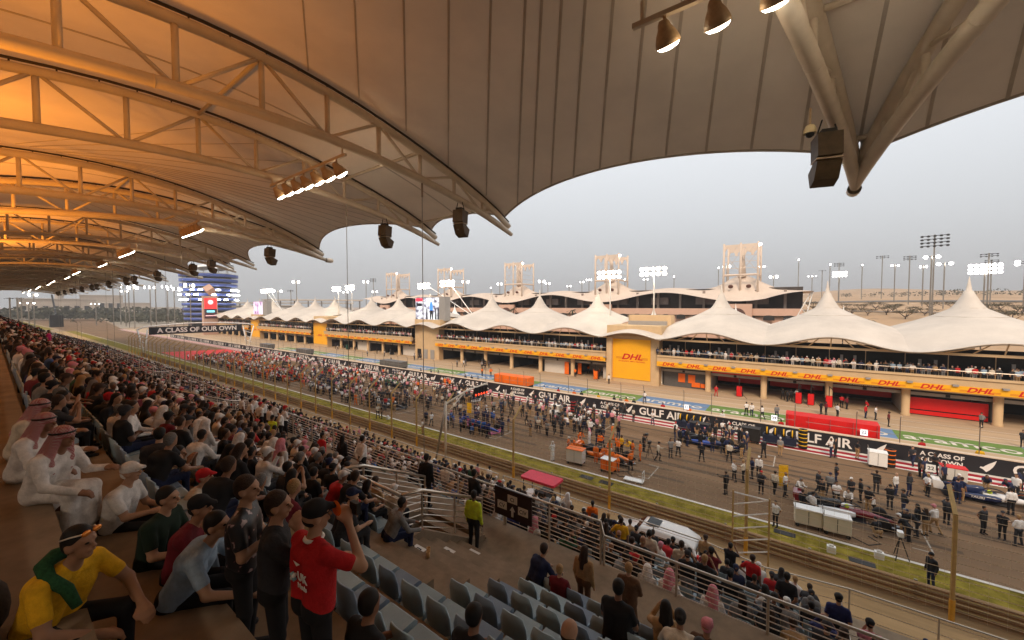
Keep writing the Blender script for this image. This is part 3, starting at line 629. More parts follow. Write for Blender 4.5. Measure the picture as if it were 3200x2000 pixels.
def arch(cx, w, h, n=8): 
    L_ = [(cx-w/2, 0)] + [(cx-w/2*math.cos(a)**.8 if math.cos(a) > 0 else cx, h*(.45+.55*math.sin(a))) for a in np.linspace(0, math.pi/2, n)]
    return L_ + [(2*cx-p[0], p[1]) for p in L_[-2::-1]]
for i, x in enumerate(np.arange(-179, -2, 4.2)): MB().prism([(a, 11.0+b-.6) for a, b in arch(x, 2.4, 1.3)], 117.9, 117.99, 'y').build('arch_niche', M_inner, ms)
for mx_ in MX:
    p = MB(); p.box(mx_-4, mx_+3.2, 116.9, 117.85, 5, 14.6); p.build('pier', M_pink, ms)
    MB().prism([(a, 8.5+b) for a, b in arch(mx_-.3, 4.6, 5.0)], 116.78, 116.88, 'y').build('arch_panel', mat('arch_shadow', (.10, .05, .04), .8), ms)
    MB().prism([(a, 8.5+b) for a, b in arch(mx_-.3, 3.2, 3.0)], 116.68, 116.77, 'y').build('red_drape', mat('drape_red', (.45, .02, .02), .7), ms)
    t = thing('mast_frame', f'{ORD[MX.index(mx_)]} pale lattice mast frame above the paddock grandstand roof', 'mast', (mx_, 125, 18), 0, 'mast frames on the paddock stand roof')
    for sx in (-4, 0, 4):
        for sy in ((-4, 4) if sx else (-4,)):
            MB().tube([(mx_+sx, 125+sy, 17.5), (mx_+sx, 125+sy, 31)], .28, 6).build('leg', M_mtent, t, True)
    for z in (22.4, 24.2, 26, 27.6): MB().tube([(mx_-4, 121, z), (mx_+4, 121, z)], .06 if z > 23 else .3, 5).build('cross_bar', M_mtent, t); MB().tube([(mx_+4, 121, z), (mx_+4, 129, z)], .05 if z > 23 else .3, 5).build('cross_bar', M_mtent, t)
    for a, b in ((-4, 0), (0, 4)): MB().tube([(mx_+a, 121, 23), (mx_+b, 121, 28.5)], .05, 4).build('brace', M_mtent, t); MB().tube([(mx_+b, 121, 23), (mx_+a, 121, 28.5)], .05, 4).build('brace', M_mtent, t)
    for y in (120.9, 129):
        for s in (0, 1):
            cxs = mx_-4+4*s
            pts = [(cxs, 30.6), (cxs, 28.0)]
            for u in (0, 1): pts += [(cxs+.15+2*u, 28.4), (cxs+.5+2*u, 29.3), (cxs+1+2*u, 29.8), (cxs+1.5+2*u, 29.3), (cxs+1.85+2*u, 28.4)]
            pts += [(cxs+4, 28.0), (cxs+4, 30.6)]; MB().prism(pts[::-1], y, y+.25, 'y').build('arcade_panel', M_mtent, t)
    MB().tube([(mx_, 125, 22), (mx_, 125, 27), (mx_, 125, 30.5)], [1.0, .6, .45], 8).build('core', M_mtent, t, True)
    MB().ball((mx_+4.4, 121, 30.2), .35, 8, 5).build('lamp', M_lampw, t, True)
    for sx in (-2.2, 2.0): MB().tube([(mx_+sx, 120.55, 19.2), (mx_+sx, 120.75, 19.45)], .6, 14).build('roof_vent', mat('vent_dark', (.13, .06, .045), .8), ms)
MB().tube([(1.5, 118, 17.4), (-2.5, 119, 8)], .1, 5).build('tie_leg', M_mtent, ms)
# lattice support at the right end
t = thing('lattice_pylon', 'white leaning lattice pylon at the right end of the paddock stand', 'pylon', (-1, 119, 8))
for a, b in (((1.6, 118, 17.5), (-2.6, 118, 8)), ((1.9, 118, 17.5), (.0, 118, 8))): MB().tube([a, b], .12, 5).build('leg', M_white, t)
for i in range(7):
    f = i/7; p = Vector((1.6, 118, 17.5)).lerp(Vector((-2.6, 118, 8)), f); q_ = Vector((1.9, 118, 17.5)).lerp(Vector((0, 118, 8)), min(1, f+.14)); MB().tube([p, q_], .05, 4).build('brace', M_white, t)
# terrain to the right and behind
def terr(X, Y):
    f = min(1, max(0, (X/max(Y, 1)+1.66)/1.54)); f = f*f*(3-2*f)
    d = math.hypot(X, Y); z = interp(d, [(0, 0), (135, 0), (165, 5.5), (205, 12.0), (270, 13.9), (420, 19.5), (700, 30), (1500, 50), (4000, 112)])
    h = 9*math.exp(-((d-900)/150)**2)*math.exp(-((X/max(Y, 1)-.10)/.10)**2)
    return -.06 + (z + h + 1.2*math.sin(X*.03)*math.sin(Y*.021)*min(1, d/400))*f
g = MB(); angs = [R(a) for a in np.linspace(-60, 62, 80)]; ds = [130, 150, 165, 180, 205, 230, 260, 300, 350, 420, 520, 640, 720, 800, 900, 1000, 1150, 1500, 2500, 4000]
g.grid(lambda a, d: (d*math.sin(a), d*math.cos(a), terr(d*math.sin(a), d*math.cos(a))), angs, ds); struct('desert_terrain', g, mat('desert_slope', (.47, .30, .17), .95, 0, .28, .035, 0, c2=(.40, .27, .16)), True)
for (d0, d1, a0, a1) in ((325, 345, -8, 40), (205, 212, -6, 40)):
    g = MB(); g.grid(lambda a, d: (d*math.sin(a), d*math.cos(a), terr(d*math.sin(a), d*math.cos(a))+.35), [R(a) for a in np.linspace(a0, a1, 24)], [d0, d1]); struct('desert_road', g, mat('grey_road', (.16, .14, .12), .9, 0, .15, .1))
# acacia trees
M_leaf = mat('acacia_leaf', (.060, .050, .026), .9, 0, .35, .4, 0, c2=(.10, .080, .042)); M_bark = mat('bark', (.09, .06, .04), .9, 0, .2, 2)
def acacia(seed):
    rnd = random.Random(seed); tr = MB(); top = []
    for i in range(5):
        a = 2*math.pi*i/5 + rnd.random(); e = Vector((math.cos(a)*rnd.uniform(1.2, 2.2), math.sin(a)*rnd.uniform(1.2, 2.2), rnd.uniform(2.3, 2.9)))
        tr.tube([(0, 0, 0), (0, 0, .7), e*.6 + Vector((0, 0, .3)), e], [.18, .15, .09, .04], 5); top.append(e)
    lf = MB()
    for i in range(420):
        c = rnd.choice(top) + Vector((rnd.gauss(0, .75), rnd.gauss(0, .75), rnd.gauss(.35, .28))); s = rnd.uniform(.12, .30)
        u = Vector((rnd.uniform(-1, 1), rnd.uniform(-1, 1), rnd.uniform(-.5, .5))).normalized()*s; v = Vector((rnd.uniform(-1, 1), rnd.uniform(-1, 1), rnd.uniform(-.6, .6))).normalized()*s
        lf.add([c-u, c-v*.6, c+u, c+v*.6], [(0, 1, 2, 3)])
    return tr.mesh('trunk', M_bark), lf.mesh('crown', M_leaf)
AC = [acacia(s) for s in range(4)]
spots = []
rnd = random.Random(3)
for px_, d in ((2712, 198), (2660, 196), (2640, 230), (2625, 190), (2790, 215), (2800, 245), (2850, 205), (2735, 238), (2945, 190), (2890, 200), (2985, 240), (3060, 200), (3090, 215), (3130, 196), (3165, 190), (3195, 205), (2560, 200), (2540, 225), (3125, 240), (2905, 245), (2770, 200), (3180, 232), (2830, 192), (2690, 214)):
    az = math.atan((px_-1600)/1220) - R(36.65); spots.append((d*math.sin(az), d*math.cos(az), rnd.uniform(.7, 1.1)))
for i, (x, y, s) in enumerate(sorted(spots)):
    t = thing('acacia_tree', f'low spreading acacia tree on the sandy slope, {ow(i+1)} from the left', 'tree', (x, y, terr(x, y)), rnd.uniform(0, 6), 'acacia trees on the desert slope')
    a = AC[i % 4]; ob('trunk', a[0], t); ob('crown', a[1], t); t.scale = (s*1.15, s*1.15, s*.95)
# far tree belts (one mass)
def belt(name, label, pts, n, hr, sr, m):
    b = MB(); r_ = random.Random(len(label))
    for i in range(n):
        f = r_.random()*(len(pts)-1); j = int(f); p = Vector(pts[j]).lerp(Vector(pts[j+1]), f-j); h = r_.uniform(*hr); w = h*r_.uniform(.7, 1.3)
        p = p + Vector((r_.gauss(0, 6), r_.gauss(0, 6), 0))
        for q in range(26):
            c = p + Vector((r_.gauss(0, w*.33), r_.gauss(0, w*.33), h*r_.uniform(.25, 1))); s = h*r_.uniform(*sr)
            u = Vector((r_.uniform(-1, 1), r_.uniform(-1, 1), r_.uniform(-.6, .6))).normalized()*s; v = Vector((r_.uniform(-1, 1), r_.uniform(-1, 1), 1)).normalized()*s
            b.add([c-u, c-v*.7, c+u, c+v*.7], [(0, 1, 2, 3)])
    o = b.build(name, m); tag(o, label, 'trees', None, 'stuff')
M_ftree = mat('far_foliage', (.055, .056, .034), .95, 0, .3, .1, 0, c2=(.085, .082, .05))
belt('far_trees', 'dark belt of trees along the far left horizon', [(-620, 10, 0), (-560, 70, 0), (-480, 130, 0), (-430, 190, 0)], 190, (6, 13), (.10, .22), M_ftree)
belt('far_trees', 'scrubby trees in front of the blue tower', [(-470, 60, 0), (-400, 95, 0), (-330, 110, 0)], 120, (4, 8), (.10, .22), M_ftree)
az = lambda p: math.atan((p-1600)/1220) - R(36.65)
def far(p, d): return (d*math.sin(az(p)), d*math.cos(az(p)), terr(d*math.sin(az(p)), d*math.cos(az(p))))
belt('far_trees', 'row of dark trees on the right skyline', [far(2640, 520), far(2800, 520), far(3000, 500), far(3230, 470)], 40, (3, 6), (.08, .16), M_ftree)
# far buildings on the left
r_ = random.Random(5)
for i, (p, d, w, h) in enumerate(((185, 700, 60, 22), (320, 760, 40, 28), (360, 760, 70, 18), (90, 640, 60, 9), (470, 640, 50, 12), (430, 600, 40, 8), (545, 560, 50, 11), (800, 420, 70, 14), (860, 400, 60, 12))):
    x, y, z = far(p, d); t = thing('far_building', f'low pale building on the left horizon, {ow(i+1)} of the far row', 'building', (x, y, 0), az(p)*-1, 'distant buildings')
    MB().box(-w/2, w/2, -5, 5, 0, h).build('wall', mat('far_wall', (.42, .36, .30), .9, 0, .1, .1), t, local=True); MB().box(-w/2-1, w/2+1, -6, 6, h+.01, h+1).build('roof', mat('far_roof', (.5, .45, .4), .9), t, local=True)
    for q in range(int(w/8)): MB().box(-w/2+2+8*q, -w/2+6+8*q, -5.2, -5.01, h*.35, h*.65).build('window', M_glass, t, local=True)
# far grandstands between the tents
for i, (p, d, w, h) in enumerate(((985, 330, 62, 19), (905, 360, 90, 17))):
    x, y, z = far(p, d); t = thing('far_grandstand', ['far roofed grandstand right of the pink screen', 'far roofed grandstand behind the pink screen'][i], 'grandstand', (x, y, 0), -az(p))
    MB().box(-w/2, w/2, -8, 8, 0, h*.55).build('terrace', mat('far_terrace', (.09, .08, .075), .9, 0, .2, .3), t, local=True); MB().box(-w/2-2, w/2+2, -10, 8, h-1, h).build('roof', mat('far_roof', (1, 1, 1)), t, local=True)
    for q in range(8): MB().box(-w/2+q*w/7-.4, -w/2+q*w/7+.4, -6, -5.2, h*.55, h-1).build('column', M_steel, t, local=True)
# chimney
x, y, z = far(187, 900); t = thing('chimney', 'tall slim chimney on the left horizon', 'chimney', (x, y, 0)); MB().tube([(0, 0, 0), (0, 0, 60)], [5, 4], 10).build('stack', mat('far_wall', (1, 1, 1)), t, local=True)
x, y, z = far(168, 420); t = thing('crane_arm', 'long slanting crane arm on the left horizon', 'crane', (x, y, 0)); MB().tube([(14, 0, 8), (-9, 0, 22)], .5, 5).build('boom', M_dark, t, local=True); MB().box(10, 18, -3, 3, 0, 8).build('base', M_dark, t, local=True)
# blue tower
tx, ty = -300, 84
t = thing('round_tower', 'round blue tiered tower with white canopies and lit decks', 'tower', (tx, ty, 0))
M_blue = mat('tower_blue', (.06, .10, .34), .4, 0, .08, .2)
MB().lathe([(10.9, 0), (11.4, 33)], (tx, ty, 0), 40).build('core', M_glass, t, True)
for i in range(10):
    z = 5.5+2.95*i; rr = 13.0 + .22*i
    MB().lathe([(11.3, z), (rr, z), (rr+.1, z+1.6), (rr-.25, z+1.65), (rr-.3, z+.25), (11.3, z+.2)], (tx, ty, 0), 44).build('deck', M_blue, t, True)
    MB().lathe([(rr+.12, z+1.62), (rr+.12, z+1.8), (rr-.1, z+1.8)], (tx, ty, 0), 44).build('deck_rail', M_steel, t)
    if i in (4, 5, 6):
        for q in range(14):
            a = R(-118+ q*17 + (i % 2)*8)
            if (i*7+q*3) % 5 < 2: continue
            MB().ball((tx+(rr+.4)*math.cos(a), ty+(rr+.4)*math.sin(a), z+.7), (1.3, 1.3, .5), 8, 4).build('deck_light', M_lampw, t)
MB().lathe([(12.5, 33), (12.5, 34.2), (0, 34.2)], (tx, ty, 0), 32).build('roof_deck', M_steel, t)
for q in range(8):
    a = 2*math.pi*q/8; MB().tube([(tx+10*math.cos(a), ty+10*math.sin(a), 34), (tx+10*math.cos(a), ty+10*math.sin(a), 38)], .25, 5).build('canopy_post', M_white, t)
cn = MB(); cn.grid(lambda a, r__: (tx+r__*math.cos(a), ty+r__*math.sin(a), 37.0 + (13-r__)*.30 + .9*abs(math.sin(4*a))*(r__/13)), list(np.linspace(0, 2*math.pi, 65)), [1.5, 4, 7, 10, 13]); cn.build('canopy', M_white, t, True)
# totem with red display
t = thing('sponsor_totem', 'tall pale totem with red display and pink cube on top', 'sign', (-236, 66, 0))
MB().box(-237, -235, 63, 69, 0, 19).build('pillar', M_pink, t)
MB().box(-234.95, -234.85, 63.5, 68.5, 8, 18).build('display', mat('totem_dark', (.05, .02, .025), .5, 0, 0, em=.6), t)
MB().box(-234.84, -234.78, 63.5, 68.5, 12.8, 18).build('display', mat('totem_red', (.8, .03, .03), .5, 0, 0, em=1.0), t)
MB().ball((-234.8, 66, 16), (.1, 1.2, 1.2), 10, 6).build('display_emblem', mat('totem_pink', (.9, .5, .5), .5, 0, 0, em=1), t); MB().box(-234.84, -234.76, 64.4, 67.6, 11, 11.9).build('display_text', mat('totem_cyan', (.2, .7, .8), .5, 0, 0, em=1), t); MB().box(-234.84, -234.76, 63.9, 68.1, 9.2, 9.5).build('display_text', mat('totem_pink', (1, 1, 1)), t)
c = MB(); c.box(-1.7, 1.7, -1.7, 1.7, -1.7, 1.7); o = c.build('cube', M_pink, t, local=True); o.location = (0, 0, 22.2); o.rotation_euler = (R(45), R(35), R(20))
# start gantry
GX = -158
t = thing('start_gantry', 'white lattice gantry over the track with black banner A CLASS OF OUR OWN', 'gantry', (GX, 41, 0))
MB().box(GX, GX+.3, 28.9, 53.2, 5.35, 7.65).build('banner', mat('banner_black', (1, 1, 1)), t); o = ob('lettering', text_mesh('A CLASS OF OUR OWN', 2.0, M_let, 0, .05, .01), t, (.33, .2, 6.5), (R(90), 0, R(90))); o.scale.x = .98
MB().tube([(GX-.3, 26.3, 6.9)] + [(GX-.3, y, 7.7+.9*math.sin(math.pi*(y-27)/29)) for y in np.linspace(28, 55.5, 13)] + [(GX-.3, 57.0, 7.3)], .2, 6).build('top_chord', M_white, t, True)
for y0, y1, yy in ((26.4, 27.6, 26.4), (56.8, 55.2, 57.0), (28.6, 27.9, 28.6), (53.6, 54.8, 53.6)): MB().tube([(GX, yy, 7.0), (GX, y1, 0)], .2, 6).build('leg', M_white, t, True)
for z in (1.2, 2.8, 4.4): MB().tube([(GX, 26.6, z+1), (GX, 28.2, z)], .1, 4).build('brace', M_white, t); MB().tube([(GX, 56.2, z), (GX, 54.0, z+1)], .1, 4).build('brace', M_white, t)
# light masts on the horizon: pixel-free list of x, y, height, heads
def mast(p, top, d, rows, wide, n=3, lit=True, label=''):
    x, y, z = far(p, d); h = 14 + (957-top)/1220*d*math.cos(math.atan((p-1600)/1220)) - z
    t = thing('light_mast', label, 'light mast', (x, y, z), 0, 'tall light masts around the circuit')
    MB().tube([(0, 0, 0), (0, 0, h)], [.0035*d**.5*2.2+.12, .10+.0006*d], 6).build('pole', M_steel, t, local=True)
    for r_i in range(rows):
        zz = h - .3 - r_i*wide*.38; a = -az(p)*0; dx, dy = math.cos(az(p)), -math.sin(az(p))
        MB().tube([(-dx*wide, -dy*wide, zz), (dx*wide, dy*wide, zz)], .10, 4).build('head_bar', M_dark, t, local=True)
        for i in range(n):
            u = (-1+2*i/(n-1))*wide if n > 1 else 0
            MB().ball((dx*u, dy*u-.3, zz-.15), (wide*(.40 if n < 3 else .18) if lit else wide*.16,)*2 + (wide*(.34 if n < 3 else .16) if lit else wide*.12,), 8, 5).build('lamp', M_lampw if lit else M_dark, t, local=True)
ML = [(2912, 735, 190, 4, 2.9, 5, 0), (2905, 800, 186, 1, 1.4, 2, 1), (3083, 792, 230, 2, 2.0, 4, 0), (3072, 826, 232, 3, 3.6, 6, 1), (3092, 812, 300, 2, 2, 3, 0), (2837, 800, 300, 3, 2.2, 4, 0), (2792, 828, 330, 1, 1.4, 2, 1), (2946, 822, 260, 1, 1.9, 2, 1), (2880, 830, 280, 2, 1.0, 2, 1), (2690, 826, 380, 2, 1.0, 1, 1), (2752, 800, 390, 2, 3, 4, 0), (2618, 822, 350, 3, 2.4, 4, 0), (2620, 850, 345, 3, 3.2, 5, 1), (2590, 825, 380, 2, 1.2, 1, 1), (2566, 845, 420, 1, 2.2, 3, 0), (2535, 862, 360, 1, 2.2, 3, 1), (2492, 810, 340, 2, 1.0, 1, 1), (2415, 862, 330, 2, 1.8, 2, 1), (3197, 815, 230, 2, 1.8, 2, 1), (2268, 830, 330, 2, 1.9, 2, 1), (2243, 835, 380, 2, 1.0, 1, 1), (2376, 832, 320, 1, 1.6, 2, 1), (2105, 862, 330, 2, 1.2, 1, 1), (2017, 872, 360, 1, 1.6, 2, 1), (1952, 872, 360, 1, 1.3, 1, 1), (1840, 872, 350, 2, 2.0, 3, 1), (1818, 880, 400, 1, 1.6, 2, 1), (1778, 893, 380, 1, 1.6, 2, 1), (1712, 884, 370, 2, 1.6, 2, 1), (1693, 877, 360, 2, 2.2, 2, 1), (1562, 885, 380, 2, 1.8, 2, 1), (1535, 898, 400, 1, 1.3, 1, 1), (1456, 878, 340, 2, 2.2, 2, 1), (1168, 870, 330, 4, 2.0, 3, 0), (1145, 878, 320, 2, 1.6, 2, 1), (1173, 910, 330, 1, 1.6, 2, 1), (1082, 912, 330, 1, 1.5, 2, 1), (928, 878, 300, 2, 1.6, 2, 1), (870, 908, 300, 1, 2, 2, 1), (910, 906, 320, 2, 1.6, 3, 0), (838, 906, 320, 2, 1.6, 3, 0), (596, 888, 260, 2, 1.6, 2, 1), (546, 898, 300, 2, 2.4, 3, 1), (525, 892, 310, 2, 2.0, 3, 1), (471, 894, 330, 2, 2.2, 3, 1), (420, 896, 340, 2, 1.8, 2, 1), (404, 890, 360, 2, 3, 3, 1), (393, 908, 380, 1, 1.5, 2, 1), (300, 948, 420, 1, 2.0, 3, 1), (90, 945, 380, 1, 2.5, 3, 1), (107, 918, 400, 2, 1.5, 2, 1), (488, 880, 300, 1, 1, 2, 0), (355, 900, 400, 1, 1, 2, 0), (377, 900, 420, 1, 1, 2, 0), (32, 930, 250, 1, 1, 2, 0), (55, 930, 300, 1, 1, 2, 0), (68, 930, 330, 1, 1, 2, 0)]
for i, a in enumerate(sorted(ML)): mast(a[0], a[1], a[2], a[3], a[4], a[5], a[6] == 1, f'{"lit" if a[6] else "unlit"} floodlight mast on the skyline, {ow(i+1)} counted from the left')
# small white tents and palms behind the pit roof
for i, (x, y, z) in enumerate(((-30, 100, 10), (-12, 100, 10.2), (6.5, 101, 9.8), (24.5, 101, 10), (-100, 100, 10.5))):
    t = thing('small_tent', f'small white pointed tent peak behind the pit roof, {ow(i+1)} from the left' , 'tent', (x, y, z-6), 0, 'small tent peaks')
    MB().lathe([(5.0, 5.2), (2.4, 6.0), (1.0, 7.1), (.45, 8.2), (.12, 9.3), (0, 10.6)], (0, 0, 0), 12).build('canopy', M_white, t, True, True); MB().tube([(0, 0, 0), (0, 0, 8)], .1, 5).build('pole', M_steel, t, local=True)
pl_leaf = MB(); rr = random.Random(2)
for i in range(16):
    a = 2*math.pi*i/16; e = rr.uniform(-.3, .8); P_ = [Vector((math.cos(a)*q, math.sin(a)*q, 3.6 + e*q - .55*q*q*.5)) for q in (0, .7, 1.4, 2.1)]
    for p, q in zip(P_[:-1], P_[1:]):
        n_ = Vector((-math.sin(a), math.cos(a), 0)); pl_leaf.add([p-n_*.16, p+n_*.16, q+n_*.13, q-n_*.13], [(0, 1, 2, 3)])
ME_pl = pl_leaf.mesh('crown', mat('palm_leaf', (.05, .055, .03), .8)); ME_pt = MB().tube([(0, 0, 0), (.1, 0, 3.7)], [.22, .16], 7).mesh('trunk', M_bark)
for i, (x, y, z) in enumerate(((-74, 100, 9.5), (3.0, 100, 8.5), (-57, 108, 9.0), (10, 104, 7.5))):
    t = thing('palm_tree', ['palm right of the big screen', 'palm behind the nearest tent saddle', 'palm behind the middle tents', 'palm at the right end of the paddock stand'][i] + ' rising over the pit roof', 'tree', (x, y, z), 0, 'palms behind the pit roof'); ob('trunk', ME_pt, t); ob('crown', ME_pl, t)
# ------------------------------------------------------------- guard rail, debris fence, roadside things
M_arm = mat('rusty_guard_rail', (.36, .22, .11), .6, .35, .25, 2, .1, stretch=(.2, 1, 1))
for i in range(16):
    x1 = 40 - 12*i; x0 = x1-11.98
    t = thing('guard_rail', f'tan corrugated guard rail section beside the grass, {ow(i+1)} from the right', 'guard rail', (x0, 25.8, 0), 0, 'guard rail sections')
    for z in (.12, .38, .64, .90): MB().prism([(25.86, z-.11), (25.78, z-.07), (25.86, z-.01), (25.86, z+.01), (25.78, z+.07), (25.86, z+.11), (25.9, z+.11), (25.9, z-.11)], x0, x1, 'x').build('rail', M_arm, t)
    for q in range(3): MB().box(x0+4*q+.5, x0+4*q+.62, 25.91, 26.0, 0, 1.05).build('post', M_steel, t)
M_wire = mat('fence_wire', (.72, .60, .46), .5, .1, 0); M_post = mat('fence_post_tan', (.42, .27, .10), .55, .1, .15, 3)
PX = [21.6, 13.6, 5.6, -2.3, -10.4, -18.6, -26.5] + [-30.6-4*i for i in range(34)]
for i, x in enumerate(PX):
    nx = PX[i+1] if i+1 < len(PX) else x-4
    t = thing('debris_fence', f'debris fence bay with bent post and wires, {ow(i+1)} from the right', 'fence', (x, 25.2, 0), 0, 'debris fence bays')
    r_ = .085
    MB().tube([(x, 25.2, 0), (x, 25.2, 4.8)], r_, 8).build('post', M_post, t); MB().tube([(x, 25.2, 4.8), (x, 26.3, 5.75)], r_, 8).build('post_arm', M_post, t)
    MB().tube([(x, 25.2, .0), (x, 25.2, 1.0)], r_+.02, 8).build('post_base', mat('post_yellow', (.60, .30, .03), .6), t)
    w_ = MB()
    for z in np.arange(.5, 4.9, .36): w_.tube([(x, 25.25, z), (nx, 25.25, z)], .016 if x > -27 else .013, 3)
    for q in range(3): w_.tube([(x, 25.45+.33*q, 5.0+.28*q), (nx, 25.45+.33*q, 5.0+.28*q)], .0085, 3)
    if x > -20:
        for xx in np.arange(nx+.5, x, .55): w_.tube([(xx, 25.25, .3), (xx, 25.25, 4.8)], .0035, 3)
    w_.build('wires', M_wire, t)['kind'] = 'stuff'
# ladder frame by the right fence
t = thing('ladder_frame', 'white zigzag ladder frame standing against the debris fence', 'frame', (-.4, 24.6, 0))
for x in (-2.9, -1.2): MB().tube([(x, 24.7, 0), (x, 24.7, 3.7)], .05, 6).build('upright', M_post, t)
for i in range(6): MB().tube([(-2.9, 24.7, .1+.7*i), (-1.2, 24.7, .1+.7*(i+(1 if i < 5 else .0)))], .04, 5).build('rung', M_white, t)
# start light post
sx = -26.2
t = thing('start_light_post', 'tubular post with arm and five black lamp panels with red lights', 'signal', (sx, 25.0, 0))
MB().tube([(sx, 24.9, 0), (sx, 25.0, 5.2)], .10, 10).build('post', M_truss, t, True); MB().tube([(sx-.6, 24.3, 0), (sx, 25.0, 5.0)], .10, 8).build('raking_post', M_steel, t, True)
MB().tube([(sx, 25.0, 5.0), (sx, 27.6, 5.7), (sx, 30.9, 6.0)], .09, 8).build('arm', M_truss, t, True); MB().tube([(sx, 25.0, 4.0), (sx, 27.4, 5.6)], .06, 8).build('strut', M_truss, t, True)
for i in range(5):
    y = 29.0+.42*i; p = MB().box(sx-.06, sx+.1, y-.17, y+.17, 4.95, 5.85).build('lamp_panel', M_black, t)
    MB().tube([(sx+.105, y, 5.1), (sx+.15, y, 5.1)], .11, 12).build('red_light', mat('signal_red', (.9, .03, .01), .4, 0, 0, em=1.2, emc=(1, .08, .03)), p); 
# white car
def car_white():
    t = thing('parked_car', 'white multi purpose car parked between the stand and guard rail', 'car', (-6.5, 22.3, 0)); Wd = .95
    prof = [(-2.45, .45, .62, .88), (-2.2, .35, .92, .93), (-1.35, .3, 1.08, Wd), (-.55, .3, 1.62, Wd*.86), (.2, .3, 1.72, Wd*.84), (1.6, .3, 1.70, Wd*.84), (2.2, .3, 1.45, Wd*.88), (2.42, .4, 1.0, .92), (2.5, .5, .7, .88)]
    def ring(x, zb, zt, hw):
        zs = min(zt, .98); return [(x, -hw*.96, zb), (x, -Wd if zt > 1 else -hw, (zb+zs)/2), (x, -(Wd if zt > 1 else hw), zs), (x, -hw*(.93 if zt > 1.2 else 1), zt-.06), (x, -hw*.7, zt), (x, hw*.7, zt), (x, hw*(.93 if zt > 1.2 else 1), zt-.06), (x, (Wd if zt > 1 else hw), zs), (x, Wd if zt > 1 else hw, (zb+zs)/2), (x, hw*.96, zb)]
    b = MB(); b.loft([ring(*p) for p in prof]); body = b.build('body', mat('car_white', (.74, .70, .66), .25, 0, 0, coat=.6), t, True, True)
    g = MB(); g.add([(-1.30, -.80, 1.10), (-1.30, .80, 1.10), (-.60, .68, 1.60), (-.60, -.68, 1.60)], [(0, 1, 2, 3)]); g.build('windscreen', M_glass, t, local=True)
    for s in (-1, 1):
        for a, c in ((-.85, .15), (.22, 1.1), (1.18, 2.0)):
            y = s*.955; MB().prism([(a, 1.02), (c, 1.02), (c-.05 if c < 2 else c-.25, 1.52), (max(a+.05, -.45), 1.52)], y-.01, y+.01, 'y').build('side_window', M_glass, t, local=True)
    MB().prism([(-.72, 1.02), (.72, 1.02), (.60, 1.42), (-.60, 1.42)], 2.33, 2.36, 'x').build('rear_window', M_glass, t, local=True)
    MB().box(-.35, .35, -.45, .45, 1.735, 1.745).build('sunroof', M_glass, t, local=True)
    for x in (-1.5, 1.5):
        for s in (-1, 1):
            w = MB().lathe([(.12, -.11), (.33, -.11), (.35, 0), (.33, .11), (.12, .11)], (x, s*.86, .35), 16, 'y').build('wheel', M_black, t, True, True); MB().lathe([(0, s*.115), (.2, s*.12), (.22, s*.1)], (x, s*.86, .35), 12, 'y').build('rim', M_steel, w, local=True)
    for s in (-1, 1): MB().box(2.38, 2.47, s*.75-.1, s*.75+.1, .8, 1.1).build('tail_light', M_red, t, local=True); MB().box(-2.42, -2.3, s*.6-.15, s*.6+.15, .62, .74).build('headlight', M_lampw if False else M_white, t, local=True)
car_white()
# red canopied buggy
t = thing('utility_buggy', 'small buggy with a bright pink red canopy below the stand', 'buggy', (-14.2, 22.5, 0))
MB().bbox(-15.6, -12.9, 21.9, 23.3, 2.0, 2.16, .1).build('canopy', mat('canopy_red', (.62, .03, .06), .5), t); MB().bbox(-15.5, -13.0, 22.0, 23.2, .35, .85, .1).build('body', M_white, t)
for x in (-15.4, -13.1):
    for y in (22.05, 23.15): MB().tube([(x, y, .8), (x, y, 2.0)], .03, 5).build('canopy_post', M_black, t)
    for y in (21.95, 23.25): MB().lathe([(.05, -.09), (.25, -.09), (.27, 0), (.25, .09), (.05, .09)], (x+.3, y, .27), 12, 'y').build('wheel', M_black, t)
MB().box(-14.4, -13.6, 22.1, 23.1, .85, 1.3).build('seat', M_dark, t)
# marker boxes on the verge
for i, (x, y) in enumerate(((3.7, 29.2), (1.6, 28.3), (-41.0, 29.3), (-16.0, 23.6))):
    t = thing('marker_box', ['white box on the track edge line', 'small white cone box on the grass', 'far white marker on the grass', 'grey box beside the fence post'][i], 'box', (x, y, 0)); MB().bbox(-.2, .2, -.15, .15, 0, .36, .03).build('box', M_white if i < 3 else M_door, t, local=True); MB().box(-.1, .1, -.08, .08, .36, .46).build('lid', M_white, t, local=True)
for i, (x, y) in enumerate(((-13.9, 28.9), (-12.2, 28.9), (2.9, 28.2), (-.6, 29.0))):
    t = thing('drain_cover', f'dark flat cover in the grass verge, {ow(i+1)} from the left', 'drain', (x, y, .004), 0, 'dark drain covers in the grass'); MB().bbox(-.55, .55, -.28, .28, 0, .02, .05).build('cover', M_dark, t, local=True)
